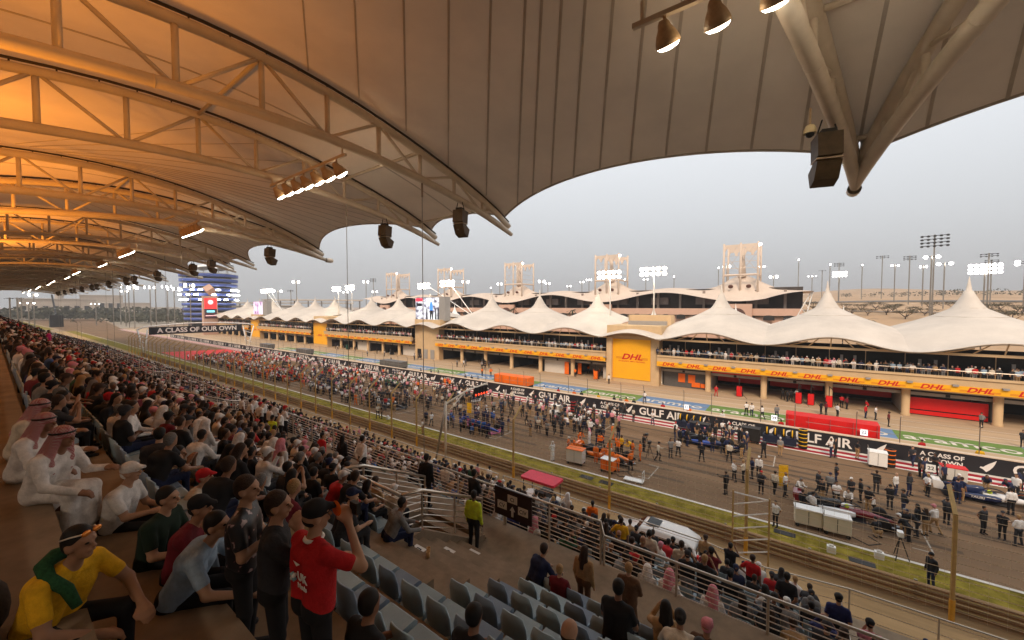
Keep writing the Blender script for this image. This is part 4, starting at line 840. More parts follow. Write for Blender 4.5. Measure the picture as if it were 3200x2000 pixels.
# ------------------------------------------------------------- people: smooth bodies from blended limb shapes
def rc(a, b, ra, rb, m): return ('c', np.array(a, float), np.array(b, float), ra, rb, m)
def el(c, r, m): return ('e', np.array(c, float), np.array(r, float), 0, 0, m)
def mesh_sdf(prims, h, k=.025):
    lo = np.min([np.minimum(p[1], p[2] if p[0] == 'c' else p[1]) - (max(p[3], p[4]) if p[0] == 'c' else p[2].max()) for p in prims], 0) - 3*h
    hi = np.max([np.maximum(p[1], p[2] if p[0] == 'c' else p[1]) + (max(p[3], p[4]) if p[0] == 'c' else p[2].max()) for p in prims], 0) + 3*h
    n = np.ceil((hi-lo)/h).astype(int)+1; F = np.full(n, .3, np.float32); D = np.full(n, 9., np.float32); M = np.zeros(n, np.int8)
    ax = [lo[i] + h*np.arange(n[i]) for i in range(3)]; mg = k + 3*h
    for p in prims:
        if p[0] == 'c': rr = max(p[3], p[4]); a, b = np.minimum(p[1], p[2])-rr-mg, np.maximum(p[1], p[2])+rr+mg
        else: a, b = p[1]-p[2]-mg, p[1]+p[2]+mg
        i0 = np.maximum(0, np.floor((a-lo)/h).astype(int)); i1 = np.minimum(n, np.ceil((b-lo)/h).astype(int)+1)
        sl = tuple(slice(i0[i], i1[i]) for i in range(3))
        X, Y, Z = np.meshgrid(*[ax[i][sl[i]] for i in range(3)], indexing='ij', sparse=True)
        if p[0] == 'c':
            ba = p[2]-p[1]; L2 = max(1e-9, ba@ba); x, y, z = X-p[1][0], Y-p[1][1], Z-p[1][2]
            t = np.clip((x*ba[0]+y*ba[1]+z*ba[2])/L2, 0, 1); d = np.sqrt((x-t*ba[0])**2+(y-t*ba[1])**2+(z-t*ba[2])**2) - (p[3]+t*(p[4]-p[3]))
        else:
            r = p[2]; x, y, z = X-p[1][0], Y-p[1][1], Z-p[1][2]
            k0 = np.sqrt((x/r[0])**2+(y/r[1])**2+(z/r[2])**2); k1 = np.sqrt((x/r[0]**2)**2+(y/r[1]**2)**2+(z/r[2]**2)**2)+1e-9; d = k0*(k0-1)/k1
        f = F[sl]; hh = np.clip(.5+.5*(f-d)/k, 0, 1); F[sl] = f*(1-hh)+d*hh-k*hh*(1-hh)
        q = d < D[sl]; M[sl][q] = p[5]; D[sl][q] = d[q] if d.shape == q.shape else np.broadcast_to(d, q.shape)[q]
    s = F < 0; nc = n-1; P = np.zeros((*nc, 3), np.float32); C = np.zeros(nc, np.float32); quads = []
    for axs in range(3):
        a0 = [slice(None)]*3; a1 = [slice(None)]*3; a0[axs] = slice(0, -1); a1[axs] = slice(1, None)
        fa, fb = F[tuple(a0)], F[tuple(a1)]; cr_ = s[tuple(a0)] != s[tuple(a1)]; I = np.argwhere(cr_)
        if not len(I): continue
        va, vb = fa[cr_], fb[cr_]; t = va/(va-vb); pos = I.astype(np.float32); pos[:, axs] += t; u, v = [(1, 2), (2, 0), (0, 1)][axs]
        for du in (0, 1):
            for dv in (0, 1):
                J = I.copy(); J[:, u] -= du; J[:, v] -= dv; np.add.at(P, tuple(J.T), pos); np.add.at(C, tuple(J.T), 1)
        corners = []
        for du, dv in ((1, 1), (0, 1), (0, 0), (1, 0)): J = I.copy(); J[:, u] -= du; J[:, v] -= dv; corners.append(J)
        q = np.stack(corners, 1); fl = s[tuple(a0)][cr_]; q[~fl] = q[~fl][:, ::-1]; quads.append(q)
    Q = np.concatenate(quads); act = C > 0; idx = np.full(nc, -1, np.int64); idx[act] = np.arange(act.sum())
    V = lo + h*(P[act]/C[act][:, None]); cell = np.argwhere(act); vm = M[tuple((cell + (P[act]/C[act][:, None]-cell > .5)).T)]
    faces = idx[Q[..., 0], Q[..., 1], Q[..., 2]]; c = V[faces].mean(1); best = np.full(len(c), 9.); fm = np.zeros(len(c), np.int8)
    for p in prims:
        if p[0] == 'c': ba = p[2]-p[1]; q = c-p[1]; t = np.clip(q@ba/max(1e-9, ba@ba), 0, 1); d = np.linalg.norm(q-t[:, None]*ba, axis=1)-(p[3]+t*(p[4]-p[3]))
        else: q = c-p[1]; k0 = np.linalg.norm(q/p[2], axis=1); d = k0*(k0-1)/(np.linalg.norm(q/p[2]**2, axis=1)+1e-9)
        w = d < best; best[w] = d[w]; fm[w] = p[5]
    if h < .03:   # even out the cloth edges
        e = np.sort(np.concatenate([faces[:, [i, (i+1) % 4]] for i in range(4)]), 1); em = np.tile(fm, 4); o_ = np.lexsort((e[:, 1], e[:, 0])); e, em = e[o_], em[o_]
        b = e[1:][(e[1:] == e[:-1]).all(1) & (em[1:] != em[:-1])]
        for _ in range(6):
            S_ = np.zeros_like(V); N_ = np.zeros(len(V)); np.add.at(S_, b[:, 0], V[b[:, 1]]); np.add.at(S_, b[:, 1], V[b[:, 0]]); np.add.at(N_, b[:, 0], 1); np.add.at(N_, b[:, 1], 1)
            w = N_ >= 2; V[w] = .5*V[w] + .5*S_[w]/N_[w][:, None]
    return V.astype(np.float32), faces.astype(np.int32), vm, fm
def np_mesh(name, V, Fc, fm=None, mats=(), smooth=True, vcol=None):
    me = bpy.data.meshes.new(name); me.vertices.add(len(V)); me.vertices.foreach_set('co', np.ascontiguousarray(V, np.float32).ravel())
    me.loops.add(Fc.size); me.loops.foreach_set('vertex_index', np.ascontiguousarray(Fc, np.int32).ravel()); me.polygons.add(len(Fc))
    me.polygons.foreach_set('loop_start', np.arange(0, Fc.size, 4, dtype=np.int32))
    for m in mats: me.materials.append(m)
    if fm is not None: me.polygons.foreach_set('material_index', fm.astype(np.int32))
    me.polygons.foreach_set('use_smooth', np.full(len(Fc), smooth)); me.update(calc_edges=True)
    if vcol is not None:
        a = me.color_attributes.new('col', 'FLOAT_COLOR', 'POINT'); a.data.foreach_set('color', np.ascontiguousarray(vcol, np.float32).ravel())
    return me
ARMS = {'down': ((.05, -.03, -.28), (.05, .05, -.53)), 'lap': ((.06, .08, -.27), (-.05, .31, -.30)), 'fold': ((.06, .06, -.27), (-.17, .22, -.22)), 'hip': ((.21, -.06, -.24), (.02, .06, -.42)),
        'up': ((.06, .25, -.16), (-.10, .30, .09)), 'fwd': ((.03, .14, -.25), (-.02, .40, -.22)), 'chin': ((.0, .22, -.25), (-.10, .20, .03)), 'back': ((.06, -.14, -.26), (-.10, -.16, -.46)), 'knee': ((.09, .16, -.26), (.0, .42, -.36)), 'rail': ((.12, .16, -.26), (-.10, .36, -.24)), 'raise': ((.12, .08, .22), (.02, .12, .48))}
def hand(P, w, e, s, fine):
    d = (w-e)/np.linalg.norm(w-e)
    if not fine: P.append(rc(w, w+d*.10, .038, .026, 0)); return
    sd = np.cross(d, (0, 0, 1.)); nn = np.linalg.norm(sd); sd = sd/nn if nn > .2 else np.array((1., 0, 0)); up = np.cross(sd, d)
    P.append(rc(w, w+d*.075, .033, .034, 0)); P.append(rc(w+d*.04+sd*.025, w+d*.075+sd*.028, .022, .02, 0)); P.append(rc(w+d*.04-sd*.025, w+d*.075-sd*.028, .022, .02, 0))
    for i, L_ in enumerate((.070, .080, .074, .058)):
        b = w+d*.08+sd*(.036-.024*i); c = b+d*L_*.55-up*.006; P.append(rc(b, c, .0115, .0105, 0)); P.append(rc(c, c+d*L_*.45-up*.026, .0105, .0085, 0))
    th = w+d*.03+sd*.038*s*-1; c = th+d*.035-sd*.028*s; P.append(rc(th, c, .014, .012, 0)); P.append(rc(c, c+d*.035-up*.01, .012, .010, 0))
def person_prims(hip=(0, 0, .95), lean=0, arms=('down', 'down'), legs='stand', head='short', sleeve='short', turn=0, nod=0, robe=False, fine=False, shorts=False, tilt=0, bw=1.0):
    P = []; hip = np.array(hip, float); la = R(lean); U = np.array((math.sin(R(tilt)), math.sin(la), math.cos(la)*math.cos(R(tilt)))); U /= np.linalg.norm(U); chest = hip+U*.30; nb = hip+U*.50
    for s in (-1, 1):
        P.append(rc(hip+(s*.075*bw, 0, 0), chest+(s*.085*bw, .0, 0), .115*bw**.5, .122*bw**.5, 1)); P.append(rc(hip+(s*.08, -.01, -.03), hip+(s*.08, -.01, .02), .122, .118, 2 if not robe else 1))
    P.append(rc(chest+(-.10*bw, 0, .08), chest+(.10*bw, 0, .08), .115, .115, 1)); sh = nb-U*.055
    P.append(rc(sh+(-.165*bw, 0, 0), sh+(.165*bw, 0, 0), .068, .068, 1)); P.append(rc(sh+(-.06, 0, .03), sh+(.06, 0, .03), .06, .06, 1))
    hc = nb + U*.10 + np.array((0, .035, .085)); tn = R(turn); fw = np.array((math.sin(tn), math.cos(tn), -math.sin(R(nod)))); sd = np.array((math.cos(tn), -math.sin(tn), 0))
    P.append(rc(nb-U*.03, hc-(0, 0, .06), .056, .050, 0))
    P.append(el(hc+(0, 0, .025)-fw*.012, (.078, .094, .098) if abs(math.sin(tn)) < .7 else (.094, .078, .098), 0)); P.append(rc(hc+fw*.035-(0, 0, .055), hc+fw*.045-(0, 0, .085), .052, .036, 0))
    P.append(rc(hc+fw*.088+(0, 0, .012), hc+fw*.108-(0, 0, .02), .010, .015, 0))
    if fine:
        for s in (-1, 1): P.append(el(hc+sd*s*.082-fw*.005-(0, 0, .01), (.016, .022, .032), 0)); P.append(rc(hc+fw*.086+sd*s*.018+(0, 0, .038), hc+fw*.074+sd*s*.045+(0, 0, .036), .009, .008, 0))
        for s in (-1, 1): P.append(el(hc+fw*.083+sd*s*.031+(0, 0, .014), (.012, .012, .008), 3))
        P.append(rc(hc+fw*.093-sd*.016-(0, 0, .052), hc+fw*.093+sd*.016-(0, 0, .052), .009, .009, 0))
    top = hc+(0, 0, .052)-fw*.022
    if head in ('short', 'long', 'bun'): P.append(el(top, (.086, .092, .090), 3)); P.append(el(hc-fw*.045+(0, 0, -.005), (.076, .065, .075), 3))
    if head == 'long': P.append(rc(hc-fw*.06, nb-fw*.10-U*.16, .075, .055, 3)); P.append(rc(hc-fw*.03+sd*.06, nb-fw*.05+sd*.09-U*.02, .04, .03, 3)); P.append(rc(hc-fw*.03-sd*.06, nb-fw*.05-sd*.09-U*.02, .04, .03, 3))
    if head == 'bun': P.append(el(hc-fw*.12+(0, 0, .06), (.045,)*3, 3))
    if head == 'bald': P.append(el(hc-fw*.05-(0, 0, .01), (.075, .06, .05), 3))
    if head in ('cap', 'capback'):
        P.append(el(hc+(0, 0, .062)-fw*.012, (.094, .100, .082), 3)); f2 = fw if head == 'cap' else -fw
        P.append(rc(hc+f2*.085+(0, 0, .055), hc+f2*.150+(0, 0, .040), .030, .018, 3)); P.append(rc(hc+f2*.09+sd*.03+(0, 0, .052), hc+f2*.135+sd*.03+(0, 0, .04), .018, .014, 3)); P.append(rc(hc+f2*.09-sd*.03+(0, 0, .052), hc+f2*.135-sd*.03+(0, 0, .04), .018, .014, 3))
        P.append(el(hc-fw*.05-(0, 0, .01), (.072, .055, .06), 3 if head == 'capback' else 3))
    if head == 'ghutra':
        P.append(el(hc+(0, 0, .055)-fw*.012, (.100, .108, .092), 3)); P.append(rc(hc-fw*.05, nb-fw*.11-U*.22, .095, .105, 3))
        for s in (-1, 1): P.append(rc(hc+sd*s*.075-fw*.01, nb+sd*s*.12+fw*.02-U*.06, .045, .05, 3)); P.append(rc(nb+sd*s*.12+fw*.02-U*.06, nb+sd*s*.10+fw*.11-U*.24, .05, .03, 3))
    if head == 'helmet': P.append(el(hc+(0, 0, .03), (.118, .135, .135), 3))
    for s, am in ((-1, arms[0]), (1, arms[1])):
        S = sh+(s*.185*bw, 0, -.01); e, w = (ARMS[am] if isinstance(am, str) else am)
        c_, s_ = math.cos(la), math.sin(la)
        E_ = S+np.array((e[0]*s, e[1]*c_+e[2]*(-s_)*-1*0+e[1]*0, e[2])) + np.array((0, .0, 0)); W_ = S+np.array((w[0]*s, w[1], w[2]))
        P.append(rc(S, S+(E_-S)*.6, .064, .060, 1)); P.append(rc(S+(E_-S)*.6, E_, .050 if sleeve == 'short' else .056, .043 if sleeve == 'short' else .05, 0 if sleeve == 'short' else 1))
        P.append(rc(E_, W_, .043 if sleeve == 'short' else .050, .029 if sleeve == 'short' else .040, 0 if sleeve == 'short' else 1)); hand(P, W_, E_, s, fine)
    LEG = {'stand': [((.10, .02, .50), (.11, -.02, .09))]*2, 'wide': [((.15, .02, .50), (.20, -.02, .09))]*2, 'walk': [((.09, .20, .53), (.09, .12, .12)), ((.10, -.06, .50), (.10, -.28, .14))], 'sit': [((.13, .44, .52), (.14, .42, .09))]*2, 'sitwide': [((.20, .42, .52), (.20, .40, .09))]*2, 'crouch': [((.17, .30, .50), (.15, .02, .09))]*2}[legs]
    for s, (kn, an) in ((-1, LEG[0]), (1, LEG[1])):
        H_ = hip+(s*.09, 0, -.03); K_ = np.array((kn[0]*s, hip[1]+kn[1], kn[2])); A_ = np.array((an[0]*s, hip[1]+an[1], an[2])); bm = 1 if robe else 2
        P.append(rc(H_, K_, .098 if robe else .088, .085 if robe else .064, bm)); P.append(rc(K_, A_, .08 if robe else .060, .085 if robe else .048, bm if not shorts else 0)); P.append(rc(A_+(0, -.04, -.045), A_+(0, .16, -.055), .042, .036, 4))
    if robe:
        k0 = (np.array((0, hip[1]+LEG[0][0][1], LEG[0][0][2]))); P.append(rc(hip-(0, 0, .02), k0, .14, .12, 1)); P.append(rc(k0, (0, hip[1]+LEG[0][1][1], .16), .13, .14, 1))
    return P
SIT = dict(hip=(0, 0, .54), legs='sit')
POSES = {'sit_lap': dict(SIT, lean=6, arms=('lap', 'lap')), 'sit_lean': dict(SIT, lean=28, arms=('knee', 'knee')), 'sit_phone': dict(SIT, lean=8, arms=('up', 'up'), nod=8), 'sit_fold': dict(SIT, lean=2, arms=('fold', 'fold'), turn=-25), 'sit_chin': dict(SIT, lean=20, arms=('chin', 'lap'), turn=20),
         'st_down': dict(arms=('down', 'down')), 'st_fold': dict(arms=('fold', 'fold'), legs='wide'), 'st_hip': dict(arms=('hip', 'down'), turn=20), 'st_walk': dict(legs='walk', arms=('fwd', 'down'), lean=4), 'st_up': dict(arms=('up', 'up')), 'st_back': dict(arms=('back', 'back')), 'st_bend': dict(lean=48, arms=('fwd', 'fwd'), hip=(0, -.06, .90)), 'crouch': dict(hip=(0, -.05, .42), legs='crouch', lean=25, arms=('fwd', 'fwd')), 'st_rail': dict(lean=20, arms=('rail', 'rail'), hip=(0, -.05, .94)), 'st_point': dict(arms=(((.16, .22, -.08), (.18, .46, .0)), 'down'), turn=-20)}
DEFM = [mat('skin_tan', (.36, .19, .11), .6, 0, 0), mat('cloth_black', (.012, .012, .014), .85, 0, 0), mat('cloth_dark', (.018, .018, .022), .85, 0, 0), mat('hair_black', (.010, .008, .007), .6, 0, 0), mat('shoe_dark', (.03, .028, .026), .6, 0, 0)]
LIB = {}
def lib(pose, head, long=False, robe=False, low=0, shorts=False):
    key = (pose, head, long, robe, low, shorts)
    if key not in LIB:
        pr = person_prims(head=head, sleeve='long' if (long or robe) else 'short', robe=robe, shorts=shorts, **POSES[pose])
        if low: LIB[key] = mesh_sdf(pr, low, .03)
        else: V, Fc, vm, fm = mesh_sdf(pr, .026, .025); LIB[key] = np_mesh('person', V, Fc, fm, DEFM)
    return LIB[key]
CLOTH = {'black': (.010, .010, .012), 'charcoal': (.028, .028, .032), 'navy': (.012, .018, .055), 'white': (.68, .65, .62), 'cream': (.55, .48, .38), 'grey': (.19, .185, .18), 'red': (.45, .012, .015), 'maroon': (.14, .010, .018), 'orange': (.75, .15, .01), 'yellow': (.70, .38, .01), 'green': (.02, .075, .04), 'blue': (.03, .10, .32), 'light blue': (.27, .36, .46), 'pink': (.60, .22, .26), 'tan': (.36, .22, .10), 'brown': (.12, .06, .03), 'lime': (.50, .60, .03), 'teal': (.04, .22, .22), 'magenta': (.50, .02, .14), 'dark blue': (.015, .02, .09)}
SKIN = [(.42, .24, .15), (.32, .17, .10), (.24, .12, .07), (.13, .065, .04)]
def cm(n): return mat('cloth_' + n.replace(' ', '_'), CLOTH[n], .85, 0, .25, 9, 1.0)
def sm(i): return mat(f'skin_{"abcd"[i]}', SKIN[i], .55, 0, 0)
HAIR = {'black': (.010, .008, .007), 'brown': (.035, .018, .010), 'blond': (.34, .20, .08), 'grey': (.16, .15, .14)}
def hm(n): return mat('hair_' + n, HAIR[n], .6, 0, .4, 70, .8)
def person(x, y, z, rz, pose, head, top, bottom, hat, label, group=None, skin=1, long=False, robe=False, shorts=False, sc=1):
    o = ob('person', lib(pose, head, long, robe, shorts=shorts), None, (x, y, z), (0, 0, rz)); o.scale = (sc, sc, sc)
    for i, m in enumerate((sm(skin), cm(top), cm(bottom), hat, cm('charcoal'))): o.material_slots[i].link = 'OBJECT'; o.material_slots[i].material = m
    return tag(o, label, 'person', group)
class Crowd:
    def __init__(s): s.V = []; s.F = []; s.C = []; s.n = 0
    def add(s, x, y, z, rz, pose, head, cols, sc=1, long=False, robe=False, lod=.075):
        V, Fc, vm, fm = lib(pose, head, long, robe, lod); c, q = math.cos(rz), math.sin(rz); W_ = V*sc
        s.V.append(np.stack([W_[:, 0]*c-W_[:, 1]*q+x, W_[:, 0]*q+W_[:, 1]*c+y, W_[:, 2]+z], 1)); s.F.append(Fc+s.n); s.n += len(V)
        s.C.append(np.concatenate([np.array(cols, np.float32)[vm], np.ones((len(V), 1), np.float32)], 1))
    def build(s, name, label):
        if not s.V: return
        o = ob(name, np_mesh(name, np.concatenate(s.V), np.concatenate(s.F), None, [M_crowd], True, np.concatenate(s.C))); return tag(o, label, 'crowd', None, 'stuff')
M_crowd = attr_mat('crowd_clothing')
TOPS = ['black']*34 + ['charcoal']*10 + ['navy']*2 + ['white']*4 + ['grey']*2 + ['red']*2 + ['maroon', 'blue', 'green', 'tan', 'pink', 'light blue', 'cream', 'dark blue', 'brown']
def look(rn, tops=TOPS):
    h = rn.choice(['short']*5 + ['cap']*3 + ['long']*2 + ['ghutra'] + ['bald'])
    if h == 'cap': hc = rn.choice(['black', 'black', 'black', 'red', 'white', 'white', 'navy', 'charcoal']); hatm, hcol, hw = cm(hc), CLOTH[hc], hc + ' cap'
    elif h == 'ghutra': hc = rn.choice(['white', 'white', 'pink']); hatm, hcol, hw = cm(hc), CLOTH[hc], hc + ' headcloth'
    else: hc = rn.choice(['black']*5 + ['brown']*3 + ['blond', 'grey']); hatm, hcol, hw = hm(hc), HAIR[hc], ('long ' if h == 'long' else 'thin ' if h == 'bald' else 'short ') + hc + ' hair'
    tp = rn.choice(tops) if h != 'ghutra' else 'white'
    return dict(head=h, top=tp, bottom=rn.choice(['black', 'charcoal', 'navy', 'black', 'tan', 'grey']) if h != 'ghutra' else 'white', hat=hatm, skin=rn.choice([0, 0, 1, 1, 1, 2, 2, 3])), hcol, hw
# ------------------------------------------------------------- spectators and seats
rn = random.Random(21); HERO = []
cand = []   # (distance, x, y, z, kind, rowname, row index)
SW = .5
def blocked(x, y, r=.42): return any(abs(x-a) < r and abs(y-b) < .6 for a, b in HERO)
# hand-placed people near the camera: x, y(row), z, facing, pose, head, top, bottom, hat, label ...
def hp(x, y, z, rz, pose, head, top, bottom, hat, label, **k):
    HERO.append((x, y)); return person(x, y, z, R(rz), pose, head, top, bottom, hat, label, k.pop('group', None), **k)
fl = lambda y: 14-(2.58+.565*(2.3+.9*math.floor((y-2.2)/.9)))
W7 = 7.1
hp(-10.2, 8.8, W7, 15, 'st_down', 'short', 'black', 'black', hm('black'), 'tall person all in black standing on the walkway beyond the stair opening', skin=3, long=True, sc=1.06)
hp(-7.25, 7.95, W7, 10, 'st_down', 'short', 'lime', 'black', hm('black'), 'person in lime yellow safety vest standing by the seat-block sign', skin=3, long=True)
hp(-8.2, 9.0, W7, -10, 'st_fold', 'short', 'black', 'black', hm('black'), 'person in dark jacket beside the lime yellow vest', skin=2, long=True)
hp(-13.7, 8.6, W7, 0, 'st_back', 'short', 'white', 'black', hm('black'), 'person in white sweater leaning at the walkway railing', skin=1, long=True, sc=1.05)
hp(-14.6, 8.3, W7, 12, 'st_down', 'long', 'black', 'black', hm('black'), 'person in black robe left of the white sweater', skin=2, long=True, robe=True)
hp(-15.6, 8.0, W7, -5, 'st_hip', 'short', 'red', 'black', hm('black'), 'person in red shirt at the railing near the white sweater', skin=1)
for i in range(9):
    hp(-20.8-.62*i, 8.6+.45*(i % 2), W7, rn.uniform(-20, 20), rn.choice(['st_down', 'st_fold', 'st_back']), ['short', 'cap', 'short'][i % 3], 'white', 'black', hm('black') if i % 3 != 1 else cm('red'), f'{ow(i+1)} from the right of a row of people in white polo shirts on the walkway', skin=i % 3)
hp(-20.0, 7.9, W7, 20, 'st_hip', 'short', 'lime', 'black', hm('black'), 'person in lime vest next to the white polo group', skin=2)
hp(-26.5, 6.9, fl(6.9), -20, 'st_hip', 'short', 'white', 'black', hm('black'), 'person in white and red jersey standing above the second stair opening', skin=2)
hp(-52, 3.1, fl(3.1), -20, 'st_hip', 'short', 'magenta', 'black', hm('brown'), 'person in bright magenta shirt standing far left', skin=1, sc=1.05)
# group at the lower right of the picture
G = 'spectators in the lower right seats'
hp(-4.45, 6.75, fl(6.75)+.02, -15, 'sit_lean', 'short', 'navy', 'black', hm('brown'), 'person in navy jacket seated right of the stair, leaning left', skin=0, long=True)
hp(-3.85, 6.75, fl(6.75), 10, 'sit_lap', 'short', 'maroon', 'tan', hm('blond'), 'child in maroon football shirt holding a yellow snack bag', skin=0, sc=.86)
hp(-3.75, 7.7, W7, -5, 'st_down', 'long', 'tan', 'brown', hm('brown'), 'person with long auburn hair and tan shawl before the walkway', skin=0, long=True, sc=.92)
hp(-2.75, 7.7, W7, 5, 'st_fold', 'short', 'brown', 'brown', hm('blond'), 'person with short blond hair and brown patterned dress', skin=0, long=True, sc=.93)
hp(-2.3, 5.9, fl(5.9), 0, 'sit_lap', 'short', 'black', 'black', hm('black'), 'broad person in black seated behind the blond one', skin=2, sc=1.1)
hp(-1.75, 6.75, fl(6.75), 20, 'sit_phone', 'long', 'tan', 'black', hm('black'), 'person with long black hair in beige top holding a phone', skin=0, long=True)
hp(-1.15, 6.75, fl(6.75), -10, 'sit_lap', 'cap', 'brown', 'cream', cm('pink'), 'person in pale patterned headscarf over long dark hair', skin=1, long=True)
hp(-1.35, 5.9, fl(5.9), 10, 'sit_lean', 'bun', 'cream', 'black', hm('black'), 'person in pale pink hooded top seated in the right block', skin=1, long=True)
hp(-.3, 5.9, fl(5.9), -5, 'sit_lap', 'short', 'black', 'black', hm('black'), 'person in black seated beside the hooded top', skin=2)
hp(.45, 5.9, fl(5.9), 5, 'sit_lap', 'cap', 'maroon', 'black', cm('maroon'), 'person in maroon sweatshirt and maroon cap at lower right', skin=2, long=True)
hp(-.25, 5.0, fl(5.0), 0, 'sit_lap', 'bun', 'black', 'black', hm('black'), 'person with hair bun and black top at the bottom edge', skin=1)
hp(-.9, 5.0, fl(5.0), 12, 'sit_lap', 'long', 'cream', 'black', hm('black'), 'person in pale patterned jacket near the bottom edge', skin=1, long=True)
hp(.9, 5.0, fl(5.0), 0, 'sit_lean', 'cap', 'black', 'black', cm('red'), 'person with bright red cap at the bottom edge', skin=2)
hp(-3.05, 1.88, uz(0), 0, 'sit_lap', 'short', 'black', 'black', hm('black'), 'person with dark hair at the bottom edge below the empty seats', skin=2)
hp(-2.62, 2.8, uz(1), 5, 'sit_lap', 'short', 'black', 'black', hm('black'), 'person whose black hair shows at the bottom edge between empty seats', skin=2)
hp(-1.75, 3.2, fl(3.2), 0, 'sit_lap', 'bald', 'tan', 'black', hm('brown'), 'bald person whose head shows at the bottom edge', skin=0)
hp(1.6, 6.8, fl(6.8), 0, 'sit_lap', 'short', 'black', 'black', hm('black'), 'person in black seated at the far right bottom', skin=3)
for i, (x, y) in enumerate(((4.3, 14.6), (5.0, 14.4), (5.9, 14.5), (6.6, 14.3), (7.5, 14.6))): hp(x-.9, y-1.4, 3.7, rn.uniform(-20, 20), 'st_down', 'short', ['black', 'charcoal', 'red', 'black', 'black'][i], 'black', hm('black'), f'{ow(i+1)} from the left of the people whose heads show at the lower right edge', skin=i % 4)
# people standing in the lower tier
for i, (x, j, top, b) in enumerate(((-3.9, 3, 'cream', 'black'), (-2.9, 3, 'cream', 'black'), (-2.2, 4, 'maroon', 'black'), (-1.2, 6, 'red', 'black'), (-.2, 4, 'black', 'black'), (-3.0, 8, 'tan', 'black'), (-2.1, 8, 'black', 'black'), (-5.2, 4, 'yellow', 'black'), (.9, 3, 'dark blue', 'black'), (-13.5, 5, 'green', 'grey'), (-12.6, 2, 'cream', 'grey'), (-8.9, 7, 'white', 'white'), (-7.6, 7, 'orange', 'black'))):
    hp(x, ly(j)+.45, lz(j), rn.uniform(-15, 15), ['st_back', 'st_down', 'st_up', 'st_hip'][i % 4], ['short', 'short', 'cap', 'short', 'ghutra'][4 if i == 11 else i % 3], top, b, hm(['black', 'brown'][i % 2]) if i != 11 else cm('white'), ['person in pale shirt just below the walkway railing, left of a pair', 'person in pale shirt just below the walkway railing, right of a pair', 'broad person in maroon standing behind the railing', 'person in bright red shirt standing in front of the white car', 'person in black standing behind the sloping railing', 'person in tan shirt photographing over the white car', 'person in black jersey beside the tan shirt', 'person in yellow shirt below the railing near the sign', 'person in dark blue hooded top with fair hair by the lower railing', 'person in green shirt standing in the lower tier', 'person in pale blue grey shirt standing below the walkway', 'person in white robe and headcloth beside the buggy', 'person in orange vest beside the buggy'][i], skin=[0, 0, 3, 2, 2, 1, 1, 2, 0, 1, 0, 1, 3][i], robe=i == 11)
for i, (x, y, top) in enumerate(((3.9, 20.2, 'white'), (9.9, 24.4, 'red'), (-20, 22.4, 'pink'), (-19, 22.6, 'white'), (-30.5, 22.5, 'black'), (-33, 22, 'black'), (-35, 22.4, 'black'), (-36, 22.3, 'pink'), (-31.5, 21.5, 'charcoal'))):
    person(x, y, 0, R(rn.uniform(-40, 40)), ['st_walk', 'st_hip', 'st_down'][i % 3], 'cap' if i < 2 else 'short', top, 'black' if i != 1 else 'red', cm('navy') if i < 2 else hm('black'), ['person in pale grey shirt walking below the front handrail', 'person in red overalls and blue cap at the right fence', 'person in pink vest below the stand', 'person in white beside the pink vest', 'person in black with red cap below the stand', 'leftmost person in black of a group below the stand', 'person in black jacket in the group below the stand', 'person in pink shirt among people in black', 'person in grey coat at the front handrail'][i], 'people on the service road', skin=i % 4)
# close figures built with finer bodies
def hero(label, x, y, z, rz, mats, prm, parts=(), sc=1):
    HERO.append((x, y)); V, Fc, vm, fm = mesh_sdf(person_prims(fine=True, **dict(dict(bw=1.12), **prm)), .0105, .022)
    o = ob('person', np_mesh('person', V, Fc, fm, mats), None, (x, y, z), (0, 0, R(rz))); o.scale = (sc,)*3; return tag(o, label, 'person')
def floral():
    m = bpy.data.materials.new('floral_cloth'); m.use_nodes = True; n = m.node_tree.nodes; l = m.node_tree.links.new; g = n.new('ShaderNodeTexCoord'); t = n.new('ShaderNodeTexVoronoi'); t.inputs['Scale'].default_value = 17; w = n.new('ShaderNodeTexNoise'); w.inputs['Scale'].default_value = 22
    r_ = n.new('ShaderNodeValToRGB'); e = r_.color_ramp.elements; e[0].position = .76; e[0].color = (.010, .010, .014, 1); e[1].position = .86; e[1].color = (.42, .33, .31, 1); q = e.new(.80); q.color = (.16, .06, .07, 1)
    mm = n.new('ShaderNodeMath'); mm.operation = 'MULTIPLY'; mm.inputs[1].default_value = 1.35
    l(g.outputs['Object'], t.inputs[0]); l(g.outputs['Object'], w.inputs[0]); ad = n.new('ShaderNodeMath'); ad.operation = 'ADD'; l(t.outputs['Distance'], ad.inputs[0]); l(w.outputs[0], ad.inputs[1]); ml = n.new('ShaderNodeMath'); ml.operation = 'MULTIPLY'; ml.inputs[1].default_value = .62; l(ad.outputs[0], ml.inputs[0]); l(ml.outputs[0], r_.inputs[0]); l(r_.outputs[0], n['Principled BSDF'].inputs['Base Color']); return m
def check():
    m = bpy.data.materials.new('red_check_cloth'); m.use_nodes = True; n = m.node_tree.nodes; l = m.node_tree.links.new; g = n.new('ShaderNodeTexCoord'); t = n.new('ShaderNodeTexChecker'); t.inputs['Scale'].default_value = 60; t.inputs[1].default_value = (.30, .03, .04, 1); t.inputs[2].default_value = (.45, .30, .28, 1); l(g.outputs['Object'], t.inputs[0]); l(t.outputs[0], n['Principled BSDF'].inputs['Base Color']); return m
M_chk = check()
M_fl = floral()
